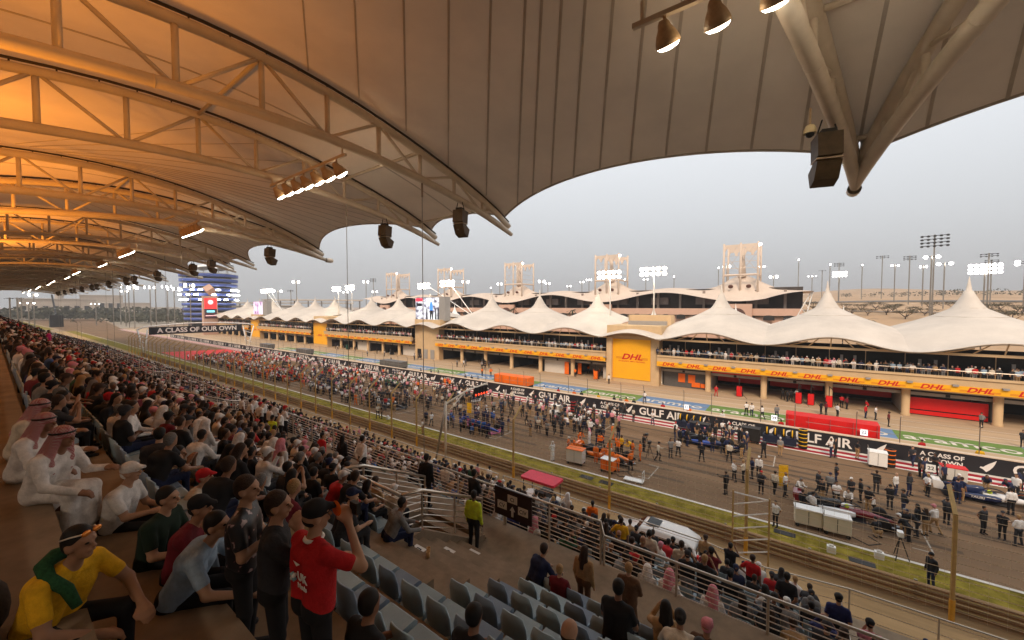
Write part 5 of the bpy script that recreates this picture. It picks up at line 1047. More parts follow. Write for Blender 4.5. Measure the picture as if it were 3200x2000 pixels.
# man in yellow with green scarf
S2 = dict(hip=(0, 0, .54), legs='sitwide'); LEDGE = uz(-3)-.42; F1 = uz(-1); F0 = uz(0)
def at(hx, hy, rz, lean): f = .56*math.sin(R(lean))+.03; return hx-f*-math.sin(R(rz)), hy-f*math.cos(R(rz)), rz, lean
def sit(label, hx, hy, z, rz, lean, mats, **k):
    x, y, rz, lean = at(hx, hy, rz, lean); return hero(label, x, y, z, rz, mats, dict(dict(SIT, lean=lean, arms=('lap', 'lap'), head='short'), **k.pop('prm', {})), sc=k.get('sc', 1))
DG = mat('cloth_deep_green', (.012, .026, .016), .9, 0, 0)
h = sit('person in yellow shirt and green scarf with sunglasses on the head, lower left corner', -4.33, .36, LEDGE-.14, -52, 24, [sm(1), cm('yellow'), cm('black'), hm('black'), cm('charcoal')], prm=dict(legs='sitwide', arms=(((.10, .17, -.25), (-.02, .38, -.40)), ((.08, .14, -.27), (-.12, .32, -.42)))), sc=.97)
sc_ = MB(); sc_.tube([(-.15, .19, .98), (-.11, .12, 1.06), (0, .09, 1.075), (.11, .12, 1.06), (.15, .20, .99), (.13, .31, .90), (.12, .37, .76)], [.035, .05, .055, .05, .045, .04, .03], 10); sc_.build('scarf', mat('scarf_green', (.015, .07, .025), .9, 0, .4, 40), h, True, True)
gl = MB(); gl.tube([(-.086, .22, 1.235), (-.088, .30, 1.262), (-.055, .365, 1.268)], .006, 6); gl.tube([(.086, .22, 1.235), (.088, .30, 1.262), (.055, .365, 1.268)], .006, 6); gl.build('sunglasses', mat('glasses_white', (.75, .65, .55), .2), h, True, True)
gl = MB(); gl.ball((-.04, .372, 1.268), (.036, .012, .022), 10, 6); gl.build('lens', mat('glasses_orange', (.85, .30, .06), .1, .5, 0), h, True, True); gl = MB(); gl.ball((.04, .372, 1.268), (.036, .012, .022), 10, 6); gl.build('lens', mat('glasses_orange', (1, 1, 1)), h, True, True)
# men in white robes with red checked headcloths
for i, (x, y, rz, l_) in enumerate(((-7.2, .50, -48, 'person in white robe and red checked headcloth nearest on the concrete step'), (-8.3, .42, -42, 'second person in white robe and red checked headcloth on the concrete step'), (-9.6, .45, -35, 'third person with red checked headcloth farther along the concrete step'))):
    h = sit(l_, x, y, LEDGE, rz, 22, [sm(2), cm('white') if i < 2 else cm('cream'), cm('white'), M_chk, cm('brown')], prm=dict(arms=('fwd', 'knee'), head='ghutra', sleeve='long', robe=True))
    b = MB(); b.tube([(.103*math.cos(a), .247+.110*math.sin(a), 1.245+.02*math.sin(a)*0) for a in np.linspace(0, 2*math.pi, 25)], .012, 6, False); b.build('head_band', M_black, h, True, True)
sit('person in white cap and white polo reaching forward, left side', -7.0, 1.05, F1, -38, 14, [sm(0), cm('white'), cm('black'), cm('white'), cm('charcoal')], prm=dict(arms=('lap', 'fwd'), head='cap', nod=-6))
sit('person in dark green shirt raising clasped hands to the face', -9.3, 2.05, F0, -35, 30, [sm(1), DG, cm('tan'), hm('black'), cm('charcoal')], prm=dict(arms=('up', 'up'), nod=10))
sit('person in dark green polo with short black hair seen in profile', -5.7, 1.15, F1, -45, 12, [sm(0), DG, cm('black'), hm('black'), cm('charcoal')])
sit('person in maroon shirt and black cap with pale brim edge', -5.18, 1.30, F1, -40, 16, [sm(1), cm('maroon'), cm('black'), cm('black'), cm('charcoal')], prm=dict(arms=('lap', 'chin'), head='cap'))
sit('person with bright red cap and cream shirt, left of the floral shirt', -7.5, 1.95, F0, -30, 18, [sm(0), cm('cream'), cm('grey'), cm('red'), cm('charcoal')], prm=dict(head='cap'))
sit('person in light blue shirt bending forward, centre left at the bottom', -4.66, 1.28, F1, -38, 30, [sm(0), cm('light blue'), cm('black'), hm('black'), cm('charcoal')], prm=dict(arms=('knee', 'knee'), turn=10), sc=1.04)
hero('tall person in black floral shirt and glasses standing', -4.22, 1.40, F1, -35, [sm(0), M_fl, cm('black'), hm('brown'), cm('charcoal')], dict(arms=('fold', 'fold'), head='short', turn=10, bw=1.06), sc=1.0)
hero('person in plain black shirt standing with a hand at the chin', -3.70, 1.46, F1, -28, [sm(0), cm('charcoal'), cm('black'), hm('brown'), cm('charcoal')], dict(arms=('fold', 'chin'), head='short', turn=12, bw=1.06), sc=.985)
h = hero('person in red jersey and black cap standing with a raised camera, back turned', -3.20, 1.55, F1, 3, [sm(0), cm('red'), cm('black'), cm('black'), cm('charcoal')], dict(arms=('fold', ((.16, .20, -.14), (-.08, .24, .14))), head='cap', turn=22, nod=-4), sc=1.0)
ob('lettering', text_mesh('UK', .095, M_white, 0, .002, .003), h, (.085, -.140, 1.235), (R(94), 0, 0)); ob('lettering', text_mesh('Meds', .058, M_white, 0, .001, .003), h, (.090, -.142, 1.165), (R(94), 0, 0))
for a in (45, -45): MB().tube([(-.04+.034*math.cos(R(a)), -.142, 1.205+.034*math.sin(R(a))), (-.04-.034*math.cos(R(a)), -.142, 1.205-.034*math.sin(R(a)))], .016, 8).build('jersey_logo', M_white if a > 0 else mat('logo_teal', (.25, .45, .5), .6), h, True, True)
MB().tube([(.068*math.cos(a), .01+.066*math.sin(a), 1.462) for a in np.linspace(0, 2*math.pi, 21)], .017, 6, False).build('collar', M_white, h, True, True)
MB().add([(-.05, -.136, 1.33), (.05, -.136, 1.33), (0, -.138, 1.30)], [(0, 1, 2)]).build('jersey_badge', M_white, h, local=True)
MB().box(.06, .16, .30, .34, 1.56, 1.66).build('camera', M_dark, h, local=True)
MB().lathe([(.0, 0), (.06, .003), (.066, .010)], (.075, .158, 1.66), 12, 'y').build('cap_brim', M_orange, h, True, True)
# backpack
t = thing('backpack', 'dark patterned backpack lying on the concrete step at the left edge', 'backpack', (-4.6, -.15, uz(-3))); MB().ball((0, 0, .22), (.30, .20, .24), 14, 8).build('bag', mat('pack_cloth', (.03, .024, .018), .9, 0, .6, 14), t, True, True); MB().tube([(-.1, -.18, .1), (-.12, -.24, .3), (-.05, -.1, .46)], .02, 6).build('strap', M_black, t, local=True)
# hooded person with cups near the opening, seated
hp(-6.95+.0, 4.95, fl(4.95), -20, 'sit_lean', 'short', 'grey', 'navy', hm('black'), 'person in grey hooded top eating beside the stair railing', skin=2, long=True)
for i, (x, y) in enumerate(((-6.15, 5.35), (-6.05, 5.25))):
    t = thing('paper_cup', ['left', 'right'][i] + ' paper cup standing beside the stair opening', 'cup', (x, y, uz(3)+.26)); MB().lathe([(0, 0), (.033, 0), (.045, .12), (.04, .12), (.03, .02)], (0, 0, 0), 12).build('cup', mat('cup_paper', (.55, .33, .14), .6), t, True, True)
for i, (x, k, top, head, hat) in enumerate(((-4.9, 3, 'black', 'long', 'black'), (-5.1, 4, 'cream', 'cap', 'white'), (-5.6, 3, 'black', 'short', 'black'), (-5.9, 4, 'tan', 'short', 'brown'))):
    hp(x-3.2, uy(k)+.12, uz(k), rn.uniform(-15, 15), 'sit_lap', head, top, 'black', cm('white') if hat == 'white' else hm(hat), ['person with long hair in black top left of the stair opening', 'person in white cap facing the stair opening', 'person in black left of the white cap', 'person with brown hair and khaki shirt by the opening'][i], skin=1)
# fill the seats
for k in range(-2, 6):
    n = 0; x = -5.7 if k >= 0 else -3.3
    while x > -150:
        x -= SW; y = uy(k)
        if (k >= 2 and AX0-.2 < x < AX1+.2) or (k >= 4 and VX0-.35 < x < VX1+.5): continue
        n += 1; occ = x < -7.6 and rn.random() < .88
        if k <= 1 and -7.6 < x < -5.6: occ = rn.random() < .7
        if (k == -1 and x > -5) or (k == -2 and x > -10.6): continue
        cand.append((math.hypot(x, y), x, y, uz(k), occ, 'upper', k, n))
    x = -5.55; n = 0
    while x < 3.2:
        if k >= 0 and not (k >= 2 and x < -4.5): cand.append((math.hypot(x, uy(k)), x, uy(k), uz(k), k >= 4 and x > .8 and rn.random() < .5, 'upper right', k, n))
        x += SW; n += 1
for j in range(9):
    x = 3.5 if j < 4 else .9; n = 0
    while x > -150:
        x -= SW; n += 1; cand.append((math.hypot(x, ly(j)), x, ly(j)+.1, lz(j), rn.random() < (.80 if x < -5 else .6), 'lower', j, n))
cand.sort(); seats = 0; ppl = 0; cw = Crowd(); sc_m = MB(); sv = []
GN = {'upper': 'spectators seated in the upper tier', 'upper right': 'spectators seated in the upper tier', 'lower': 'spectators seated in the lower tier'}
RW = {'upper': lambda k: ow(k+3) + ' upper row', 'upper right': lambda k: ow(k+3) + ' upper row', 'lower': lambda j: ow(j+1) + ' lower row'}
for d, x, y, z, occ, tier, k, n in cand:
    if seats < 300 and (not occ or d < 12): seat(x, y, z, f'blue grey plastic seat in the {RW[tier](k)}, {ow(n+1)} seat {"right" if tier == "upper right" else "left"} along it', (n+k) % 3 == 0); seats += 1
    elif d < 55: sv.append((x, y, z))
    if not occ or blocked(x, y): continue
    lk, hcol, hw = look(rn); pose = rn.choice(['sit_lap', 'sit_lap', 'sit_lean', 'sit_phone', 'sit_fold', 'sit_chin'] + (['st_down', 'st_up'] if rn.random() < .12 else [])); rz = R(rn.uniform(-25, 25) if rn.random() < .75 else rn.uniform(-80, 80)); s_ = rn.uniform(.92, 1.05); lg = rn.random() < .4; yy = y+.16+rn.uniform(-.06, .12); x += rn.uniform(-.09, .09)
    if ppl < 120:
        person(x, yy, z, rz, pose, lk['head'], lk['top'], lk['bottom'], lk['hat'], f'person in {lk["top"]} with {hw}, {ow(n)} along the {RW[tier](k)}', GN[tier], lk['skin'], lg, lk['head'] == 'ghutra' and pose[:3] == 'sit', sc=s_); ppl += 1
    else: cw.add(x, yy, z, rz, pose if pose in ('sit_lap', 'sit_lean', 'st_down') else 'sit_lap', lk['head'] if lk['head'] in ('short', 'cap', 'long') else 'cap', [SKIN[lk['skin']], CLOTH[lk['top']], CLOTH[lk['bottom']], hcol, (.03, .03, .03)], s_, lod=.042 if d < 26 else .075)
cw.build('seated_crowd', 'mass of distant spectators filling the far stand')
sv_m = MB()
for x, y, z in sv: sv_m.box(x-.2, x+.2, y, y+.03, z+.36, z+.78); sv_m.box(x-.2, x+.2, y+.03, y+.42, z+.38, z+.44)
o = sv_m.build('seat_rows', M_seat); tag(o, 'far rows of blue grey seats under the crowd', 'seats', None, 'stuff')
# ------------------------------------------------------------- racing cars, crews, equipment
M_tyre = mat('tyre_rubber', (.014, .013, .013), .75, 0, 0); M_rim = mat('wheel_rim', (.03, .03, .033), .4, .5, 0); M_carb = mat('carbon', (.016, .016, .018), .4, 0, 0)
def ringy(x, hw, zb, zt, n=10, p=2.6):
    out = []
    for i in range(n):
        a = 2*math.pi*i/n; c, s = math.cos(a), math.sin(a); f = lambda v: math.copysign(abs(v)**(2/p), v); out.append((x, hw*f(c), (zb+zt)/2+(zt-zb)/2*f(s)))
    return out
CM = {}
b = MB(); b.loft([ringy(*q) for q in ((2.75, .07, .20, .30), (2.3, .13, .18, .40), (1.6, .20, .18, .54), (.9, .28, .14, .64), (.45, .36, .10, .66), (.40, .36, .10, .56), (-.25, .37, .10, .56), (-.30, .34, .10, .70))]); b.cm = 0; CM['body'] = b.mesh('body', M_carb, True)
b = MB(); b.loft([ringy(*q) for q in ((-.25, .16, .45, .97), (-.6, .21, .3, .98), (-1.2, .19, .2, .86), (-1.9, .13, .2, .62), (-2.4, .08, .22, .45))]); b.prism([(-.6, .9), (-2.2, .55), (-2.25, .82), (-1.2, .93)], -.012, .012, 'y'); CM['engine_cover'] = b.mesh('engine_cover', M_carb, True)
def pod(s):
    b = MB(); b.loft([[(x, s*y, z) for x, y, z in r] for r in ([[(x, yc+(y)*1.0, z) for x, y, z in ringy(x, w, zb, zt)] for x, yc, w, zb, zt in ((.45, .58, .16, .30, .56), (.2, .60, .22, .16, .60), (-.6, .58, .24, .12, .58), (-1.4, .45, .20, .12, .45), (-2.0, .28, .12, .12, .30))])]); return b.mesh('sidepod', M_carb, True)
CM['sidepod'] = pod(1); CM['sidepod2'] = pod(-1)
b = MB(); b.box(-2.3, 1.0, -.78, .78, .05, .09); CM['floor'] = b.mesh('floor', M_carb)
b = MB(); b.prism([(2.35, -.95), (2.75, -.15), (2.95, 0), (2.75, .15), (2.35, .95), (2.2, .95), (2.45, 0), (2.2, -.95)], .09, .12); b.box(2.1, 2.3, -.95, -.2, .17, .20); b.box(2.1, 2.3, .2, .95, .17, .20)
for s in (-1, 1): b.prism([(2.0, .07), (2.6, .07), (2.5, .25), (2.05, .33)], s*.96-.015, s*.96+.015, 'y')
CM['front_wing'] = b.mesh('front_wing', M_carb)
b = MB(); b.box(-2.75, -2.35, -.48, .48, .82, .86); b.box(-2.85, -2.62, -.48, .48, .93, .97)
for s in (-1, 1): b.prism([(-2.35, .35), (-2.8, .40), (-2.9, .98), (-2.35, .95), (-2.25, .7)], s*.50-.015, s*.50+.015, 'y')
b.box(-2.55, -2.4, -.03, .03, .3, .82); CM['rear_wing'] = b.mesh('rear_wing', M_carb)
b = MB(); b.tube([(-.25, -.30, .68), (.05, -.33, .84), (.45, -.24, .86), (.66, 0, .84), (.45, .24, .86), (.05, .33, .84), (-.25, .30, .68)], .035, 6); b.tube([(.66, 0, .84), (.85, 0, .62)], .03, 6); CM['halo'] = b.mesh('halo', M_carb, True)
b = MB()
for x in (1.75, -1.75):
    for s in (-1, 1):
        for dx in (-.18, .18): b.tube([(x+dx, s*.2, .32), (x, s*.75, .34)], .018, 4)
CM['suspension'] = b.mesh('suspension', M_carb)
CM['wheel'] = MB().lathe([(.10, -.17), (.33, -.18), (.36, -.13), (.36, .13), (.33, .18), (.10, .17)], (0, 0, 0), 20, 'y').mesh('wheel', M_tyre, True)
CM['rim'] = MB().lathe([(0, -.185), (.20, -.187), (.235, -.17), (.235, .17), (.20, .187), (0, .185)], (0, 0, 0), 14, 'y').mesh('rim', M_rim)
CM['band'] = MB().lathe([(.30, -.190), (.318, -.192), (.318, .192), (.30, .190)], (0, 0, 0), 20, 'y').mesh('tyre_band', M_tyre)
def paint(o, m): o.material_slots[0].link = 'OBJECT'; o.material_slots[0].material = m
def f1(x, y, c0, c1, c2, label, band=None, text=None, tc='white', wheels=True):
    t = thing('racing_car', label, 'racing car', (x, y, .005), R(rn.uniform(-2, 2)), 'racing cars on the grid')
    for n, m in (('body', c0), ('engine_cover', c1), ('sidepod', c2), ('sidepod2', c2), ('floor', M_carb), ('front_wing', c1), ('rear_wing', c0), ('halo', M_carb), ('suspension', M_carb)):
        o = ob('sidepod' if n == 'sidepod2' else n, CM[n], t); paint(o, m)
    for xx in (1.75, -1.75):
        for s in (-1, 1):
            w = ob('wheel', CM['wheel'], t, (xx, s*.86, .36)); ob('rim', CM['rim'], w)
            if band: o = ob('tyre_band', CM['band'], w); paint(o, band)
    hl = MB().ball((.05, 0, .66), (.14, .13, .14), 10, 6).build('helmet', cm('lime'), t, True, True)
    if text:
        for s in (-1, 1): o = ob('lettering', text_mesh(text, .24, cm(tc), .1, .006, .003), t, (-.7, s*.845, .40), (R(90), 0, R(180) if s > 0 else 0))
    return t
def gl_(n, c): return mat('car_paint_' + n, c, .25, 0, 0, coat=.7)
pW, pN, pR, pM, pO, pB, pK, pP, pG, pS = gl_('white', (.70, .68, .66)), gl_('navy', (.012, .022, .075)), gl_('red', (.5, .012, .015)), gl_('maroon', (.16, .008, .014)), gl_('orange', (.78, .17, .01)), gl_('blue', (.02, .06, .30)), gl_('black', (.012, .012, .014)), gl_('pink', (.62, .16, .28)), gl_('green', (.006, .07, .055)), gl_('silver', (.20, .20, .21))
CARS = [(2.6, 33.9, pM, pK, pW, 'maroon and white racing car nearest on the right of the grid', None, None), (11.0, 42.6, pW, pN, pN, 'white and navy racing car at the right edge of the grid', cm('orange'), 'TAURI'), (-14.4, 33.7, pO, pK, pO, 'orange and black racing car surrounded by people in orange', None, None), (-7.3, 43.0, pN, pK, pB, 'dark blue racing car below the yellow banded tyres', None, None), (-21.9, 41.9, pW, pK, pW, 'white racing car with red lettering in front of the black wall', cm('red'), 'HAAS'), (-29.2, 33.2, pB, pP, pP, 'blue and pink racing car on the near side of the grid', None, None), (-40.6, 42.9, pK, pW, pK, 'black and white racing car by the black wall', None, None), (-46, 33.4, pK, pS, pW, 'black and silver racing car in a dense crew', None, None), (-57, 42.6, pG, pG, pK, 'dark green racing car far along the wall', None, None), (-62, 33.4, pW, pN, pN, 'white nosed racing car on the far near side', None, None), (-73, 42.6, pR, pK, pR, 'red racing car among the far crowd by the wall', None, None), (-78, 33.4, pK, pO, pK, 'black and orange racing car among the far crowd', None, None)]
TEAM = [['black', 'white'], ['navy', 'white', 'navy'], ['orange', 'orange', 'yellow', 'orange'], ['black', 'black', 'navy'], ['white', 'white', 'charcoal', 'black'], ['navy', 'dark blue', 'blue'], ['black', 'white', 'black'], ['black', 'charcoal'], ['white', 'green', 'white'], ['navy', 'white'], ['white', 'red', 'white'], ['orange', 'white', 'red']]
TN = ['maroon car', 'white-and-navy car', 'orange car', 'dark-blue car', 'red-lettered car', 'blue-and-pink car', 'black-and-white car', 'black-and-silver car', 'dark-green car', 'white-nosed car', 'red car', 'black-and-orange car']
for c in CARS: f1(c[0], c[1], c[2], c[3], c[4], c[5], c[6], c[7], 'red' if c[7] == 'HAAS' else 'white')
tc_ = Crowd(); track = []
SIDEW = lambda dx, dy: ('left of' if dx < -2.6 else 'right of' if dx > 2.6 else 'nearer than' if dy < 0 else 'beyond')
for i, c in enumerate(CARS):
    for q in range([13, 14, 19, 22, 24, 26, 26, 26, 26, 26, 26, 26][i]):
        for _ in range(20):
            dx, dy = rn.uniform(-3.7, 3.5), rn.choice((-1, 1))*rn.uniform(1.15, 2.3)
            if abs(dx) > 3: dy = rn.uniform(-2, 2)
            if all(math.hypot(c[0]+dx-a[1], c[1]+dy-a[2]) > .5 for a in track): break
        track.append((0, c[0]+dx, c[1]+dy, math.atan2(-dx*-1, -dy)*0 + math.atan2(dx, -dy), rn.choice(['st_down', 'st_bend', 'crouch', 'st_fold', 'st_hip', 'st_back', 'st_fwd'][:6]), rn.choice(TEAM[i]), TN[i], SIDEW(dx, dy)))
SC_ = [(-17.9, 30.2), (-16.0, 37.0), (-15.2, 39.1), (-15.7, 38.8), (-12.0, 37.4), (-10.2, 35.8), (-9.5, 37.3), (-9.0, 38.0), (-7.0, 38.0), (-5.0, 39.4), (-2.6, 42.4), (-1.4, 43.8), (-4.2, 44.3), (-4.3, 32.4), (-4.1, 35.3), (-3.5, 35.5), (-3.0, 36.7), (-2.6, 37.4), (-2.2, 34.1), (-1.4, 34.7), (-8.0, 47.1), (-7.4, 48.0), (-6.6, 46.8), (-5.9, 46.1), (-10.6, 43.4), (-13.9, 46.5), (-17.8, 44.1), (-18.0, 42.9), (-17.9, 48.0), (-21.5, 36.6), (-20.5, 36.4), (-21.7, 35.5), (-19.4, 38.6), (-18.6, 39.1), (-28.4, 46.7), (2.4, 46.3), (2.7, 46.5), (4.3, 47.2), (1.2, 36.6), (1.9, 36.7), (2.4, 39.4), (3.1, 36.8), (3.6, 36.8), (4.7, 39.3), (5.8, 39.7), (6.6, 40.3), (5.1, 36.7), (5.7, 36.2), (8.0, 45.3), (8.0, 47.9), (9.1, 46.6), (5.2, 32.8), (6.3, 33.8), (6.8, 34.4), (7.7, 36.4), (13.5, 46.2), (-1.1, 29.5), (9.2, 36.2), (9.9, 36.0), (10.4, 35.6), (-23.2, 34.5), (-24.1, 36.9), (-23.9, 37.7), (-21.9, 35.7), (-29.7, 41.8), (-30.6, 46.3), (-27.9, 44.7), (-26.0, 45.3), (-31.3, 40.5), (-45.7, 41.2), (-40.0, 34.9), (-41.3, 36.5), (-35.3, 30.5), (-34.4, 30.5), (-33.0, 28.0), (-43.4, 40.8), (-44.2, 42.3), (-53.1, 28.6), (-52.7, 30.8), (-42.2, 28.7), (-41.8, 29.0), (5.4, 27.6), (-36.5, 37.2), (-48.8, 37.9), (-38.4, 39.2)]
for i, (x, y) in enumerate(SC_): track.append((0, x, y, rn.uniform(0, 6.28), rn.choice(['st_down', 'st_fold', 'st_hip', 'st_walk', 'st_back', 'st_up', 'st_walk', 'st_point']), rn.choice(['black', 'black', 'white', 'charcoal', 'navy', 'white', 'cream', 'orange' if x < -14 else 'black', 'charcoal', 'grey']), None, ''))
for i in range(560):
    track.append((0, rn.uniform(-128, -44), rn.uniform(30.6, 47.5), rn.uniform(0, 6.28), rn.choice(['st_down', 'st_fold', 'st_hip', 'st_walk']), rn.choice(['white', 'white', 'white', 'black', 'black', 'red', 'orange', 'navy', 'pink', 'charcoal', 'grey', 'red', 'cream']), None, 'far'))
for i in range(120):
    track.append((0, rn.uniform(-46, -16), rn.uniform(35.5, 47), rn.uniform(0, 6.28), rn.choice(['st_down', 'st_fold', 'st_hip', 'st_walk']), rn.choice(['white', 'black', 'black', 'navy', 'charcoal', 'cream', 'grey', 'pink']), None, ''))
for i in range(190):
    track.append((0, rn.uniform(-125, -82), rn.uniform(30.4, 38), rn.uniform(0, 6.28), rn.choice(['st_down', 'st_fold', 'st_hip']), rn.choice(['orange', 'red', 'orange', 'white', 'charcoal', 'tan']), None, 'far'))
track = sorted([(math.hypot(a[1], a[2]), *a[1:]) for a in track])
def where(x, y):
    j = min(range(len(CARS)), key=lambda i: math.hypot(CARS[i][0]-x, CARS[i][1]-y)); d = math.hypot(CARS[j][0]-x, CARS[j][1]-y); return SIDEW(x-CARS[j][0], y-CARS[j][1]) + ' the ' + TN[j] + (', apart' if d > 4.5 else '')
PW = {'st_down': 'standing', 'st_bend': 'bending over', 'crouch': 'crouching', 'st_fold': 'standing with folded arms', 'st_hip': 'standing hand on hip', 'st_walk': 'walking', 'st_back': 'standing hands clasped', 'st_up': 'holding up a camera', 'st_point': 'pointing', 'st_rail': 'leaning on the rail'}
seen = {}
def uniq(l):
    seen[l] = seen.get(l, 0)+1; n = seen[l]; return l if n == 1 else f'{ow(n)} ' + l
for i, (d, x, y, rz, pose, top, team, w) in enumerate(track):
    lk, hcol, hw = look(rn, [top]); bt = rn.choice(['black', 'black', 'charcoal', 'navy', 'tan'] if top not in ('orange', 'yellow') else [top, top, 'black']); s_ = rn.uniform(.96, 1.05)
    rb = lk['head'] == 'ghutra' and team is None and pose in ('st_down', 'st_back'); hd = lk['head'] if (lk['head'] != 'ghutra' or rb) else 'cap'
    if hd == 'cap' and lk['head'] == 'ghutra': hw = 'pale cap'
    if i < 100: person(x, y, .006, rz, pose, hd, 'white' if rb else top, 'white' if rb else bt, lk['hat'], uniq(f'person in {"white robe" if rb else top} {PW[pose]} {where(x, y)}'), 'people on the grid', lk['skin'], rn.random() < .55, rb, sc=s_)
    else: tc_.add(x, y, .006, rz, pose if pose in ('st_down', 'st_fold', 'st_walk', 'st_bend', 'crouch') else 'st_down', 'short' if hd not in ('cap', 'long') else hd, [SKIN[lk['skin']], CLOTH[top], CLOTH[bt], hcol, (.03, .03, .03)], s_, lod=.05 if d < 70 else .08)
tc_.build('grid_crowd', 'dense far crowd of people on the grid')
# pit lane people
PL_ = [(-27.8, 66.7), (-35.9, 69.2), (-36.1, 72.0), (-35.4, 74.2), (-10.5, 67.2), (-2.1, 70.9), (-1.5, 69.7), (-1.1, 70.7), (-.4, 71.3), (-5.5, 57.7), (-4.9, 57.5), (-3.7, 56.7), (-2.3, 58.3), (-18.0, 56.2), (4.6, 70.0), (5.1, 69.4), (6.6, 65.2), (7.5, 65.0), (7.0, 68.5), (8.3, 62.2), (16.8, 68.0), (17.8, 60.9), (2.2, 64.0), (2.7, 64.0), (3.8, 63.4), (-63.5, 64.2), (-62.3, 65.1), (-63.3, 66.9), (-57.1, 65.5), (-55.9, 65.2), (-56.4, 67.1), (-80.2, 65.5), (-80.4, 66.9), (-79.7, 67.4), (-81.0, 66.2), (-51.1, 58.7), (-49.7, 59.7), (-97.0, 62.9), (-93.2, 65.7), (-79.2, 57.7), (-33.2, 72.0), (-32.1, 72.4), (-31.5, 73.0), (-100, 68), (-110, 67), (-112, 68.5), (-123, 68), (-118, 66)]
plc = Crowd()
for i, (x, y) in enumerate(PL_):
    if x < -52:
        plc.add(x, y, .012, rn.uniform(0, 6.28), rn.choice(['st_down', 'st_walk', 'st_fold']), 'short', [SKIN[i % 4], CLOTH[rn.choice(['white', 'black', 'charcoal', 'grey'])], CLOTH['black'], HAIR['black'], (.03, .03, .03)], lod=.055); continue
    top = 'orange' if -36.5 < x < -31 or x in (-49.7, -51.1) else 'red' if (y > 64 and 0 < x < 9 and i % 2 == 0) or x == -10.5 else rn.choice(['white', 'black', 'white', 'charcoal', 'maroon', 'grey']); pose = rn.choice(['st_down', 'st_walk', 'st_fold', 'st_hip', 'st_back'])
    person(x, y, .012, rn.uniform(0, 6.28), pose, rn.choice(['short', 'cap']), top, 'red' if x == -10.5 else rn.choice(['black', 'navy', 'black']), hm('black'), uniq(f'person in {top} {PW[pose]} in the pit lane {"near the red garages" if x > -12 else "near the orange garage" if x > -40 else "before the dark garages" if x > -70 else "far along the pit lane"}'), 'people in the pit lane', i % 4, i % 2 == 0)
plc.build('pit_lane_crowd', 'scattered people far along the pit lane')
# people at the pit wall stands (behind the wall)
for i, (x, top) in enumerate(((-22.6, 'yellow'), (-26.4, 'orange'), (-25.2, 'black'), (-20.3, 'black'), (-19.4, 'grey'), (-18.6, 'orange'), (-17.6, 'charcoal'), (-13.9, 'red'), (-10.8, 'orange'), (-7.2, 'white'), (-29, 'red'), (-45, 'grey'), (-46.5, 'black'), (-48, 'charcoal'), (-55, 'grey'), (-57, 'navy'), (-60, 'black'), (9.0, 'red'), (12.5, 'yellow'), (-1.6, 'red'), (-31.5, 'white'))):
    person(x, 50.6, .1, rn.uniform(-.5, .5)+math.pi*(i % 2), 'st_down' if i % 3 else 'st_fold', 'cap' if i % 2 else 'short', top, 'black', hm('black'), uniq(f'person in {top} behind the black pit wall {"right of" if x > -10 else "between"} the covered pit stands'), 'people behind the pit wall', i % 4, True)
# balcony people
bc = Crowd(); bl = []
for k in range(5):
    x = 25.5-55.6*k
    while x > -19.3-55.6*k:
        x -= rn.uniform(.36, .85)
        for yy in ((69.25,) if rn.random() < .55 else (69.25, 70.1)): bl.append((math.hypot(x, 69), x+rn.uniform(-.1, .1), yy))
bl.sort()
for i, (d, x, y) in enumerate(bl):
    lk, hcol, hw = look(rn, ['white', 'white', 'black', 'grey', 'cream', 'charcoal', 'black', 'pink', 'navy', 'red', 'tan', 'light blue']); pose = rn.choice(['st_rail', 'st_rail', 'st_down', 'st_fold']) if y < 70 else 'st_down'; rz = math.pi + R(rn.uniform(-25, 25)); rb = lk['head'] == 'ghutra' and pose == 'st_down'
    if i < 24: person(x, y, 5.14, rz, pose, lk['head'], lk['top'], lk['bottom'], lk['hat'], uniq(f'person in {lk["top"]} with {hw} on the balcony {"rail" if y < 70 else "behind the front row"}'), 'people on the pit balcony', lk['skin'], True, rb, sc=rn.uniform(.97, 1.05))
    else: bc.add(x, y, 5.14, rz, 'st_rail' if pose == 'st_rail' else 'st_down', 'short' if lk['head'] != 'cap' else 'cap', [SKIN[lk['skin']], CLOTH[lk['top']], CLOTH[lk['bottom']], hcol, (.03, .03, .03)], lod=.055 if d < 100 else .08)
pc = [rn.uniform(-180, -2) for _ in range(120)]
for x in pc: bc.add(x, 119.6+rn.random()*2, 11.5, math.pi, 'st_down', 'short', [SKIN[1], CLOTH[rn.choice(['black', 'white', 'grey'])], CLOTH['black'], HAIR['black'], (.03, .03, .03)])
bc.build('balcony_crowd', 'distant crowd along the far balconies')
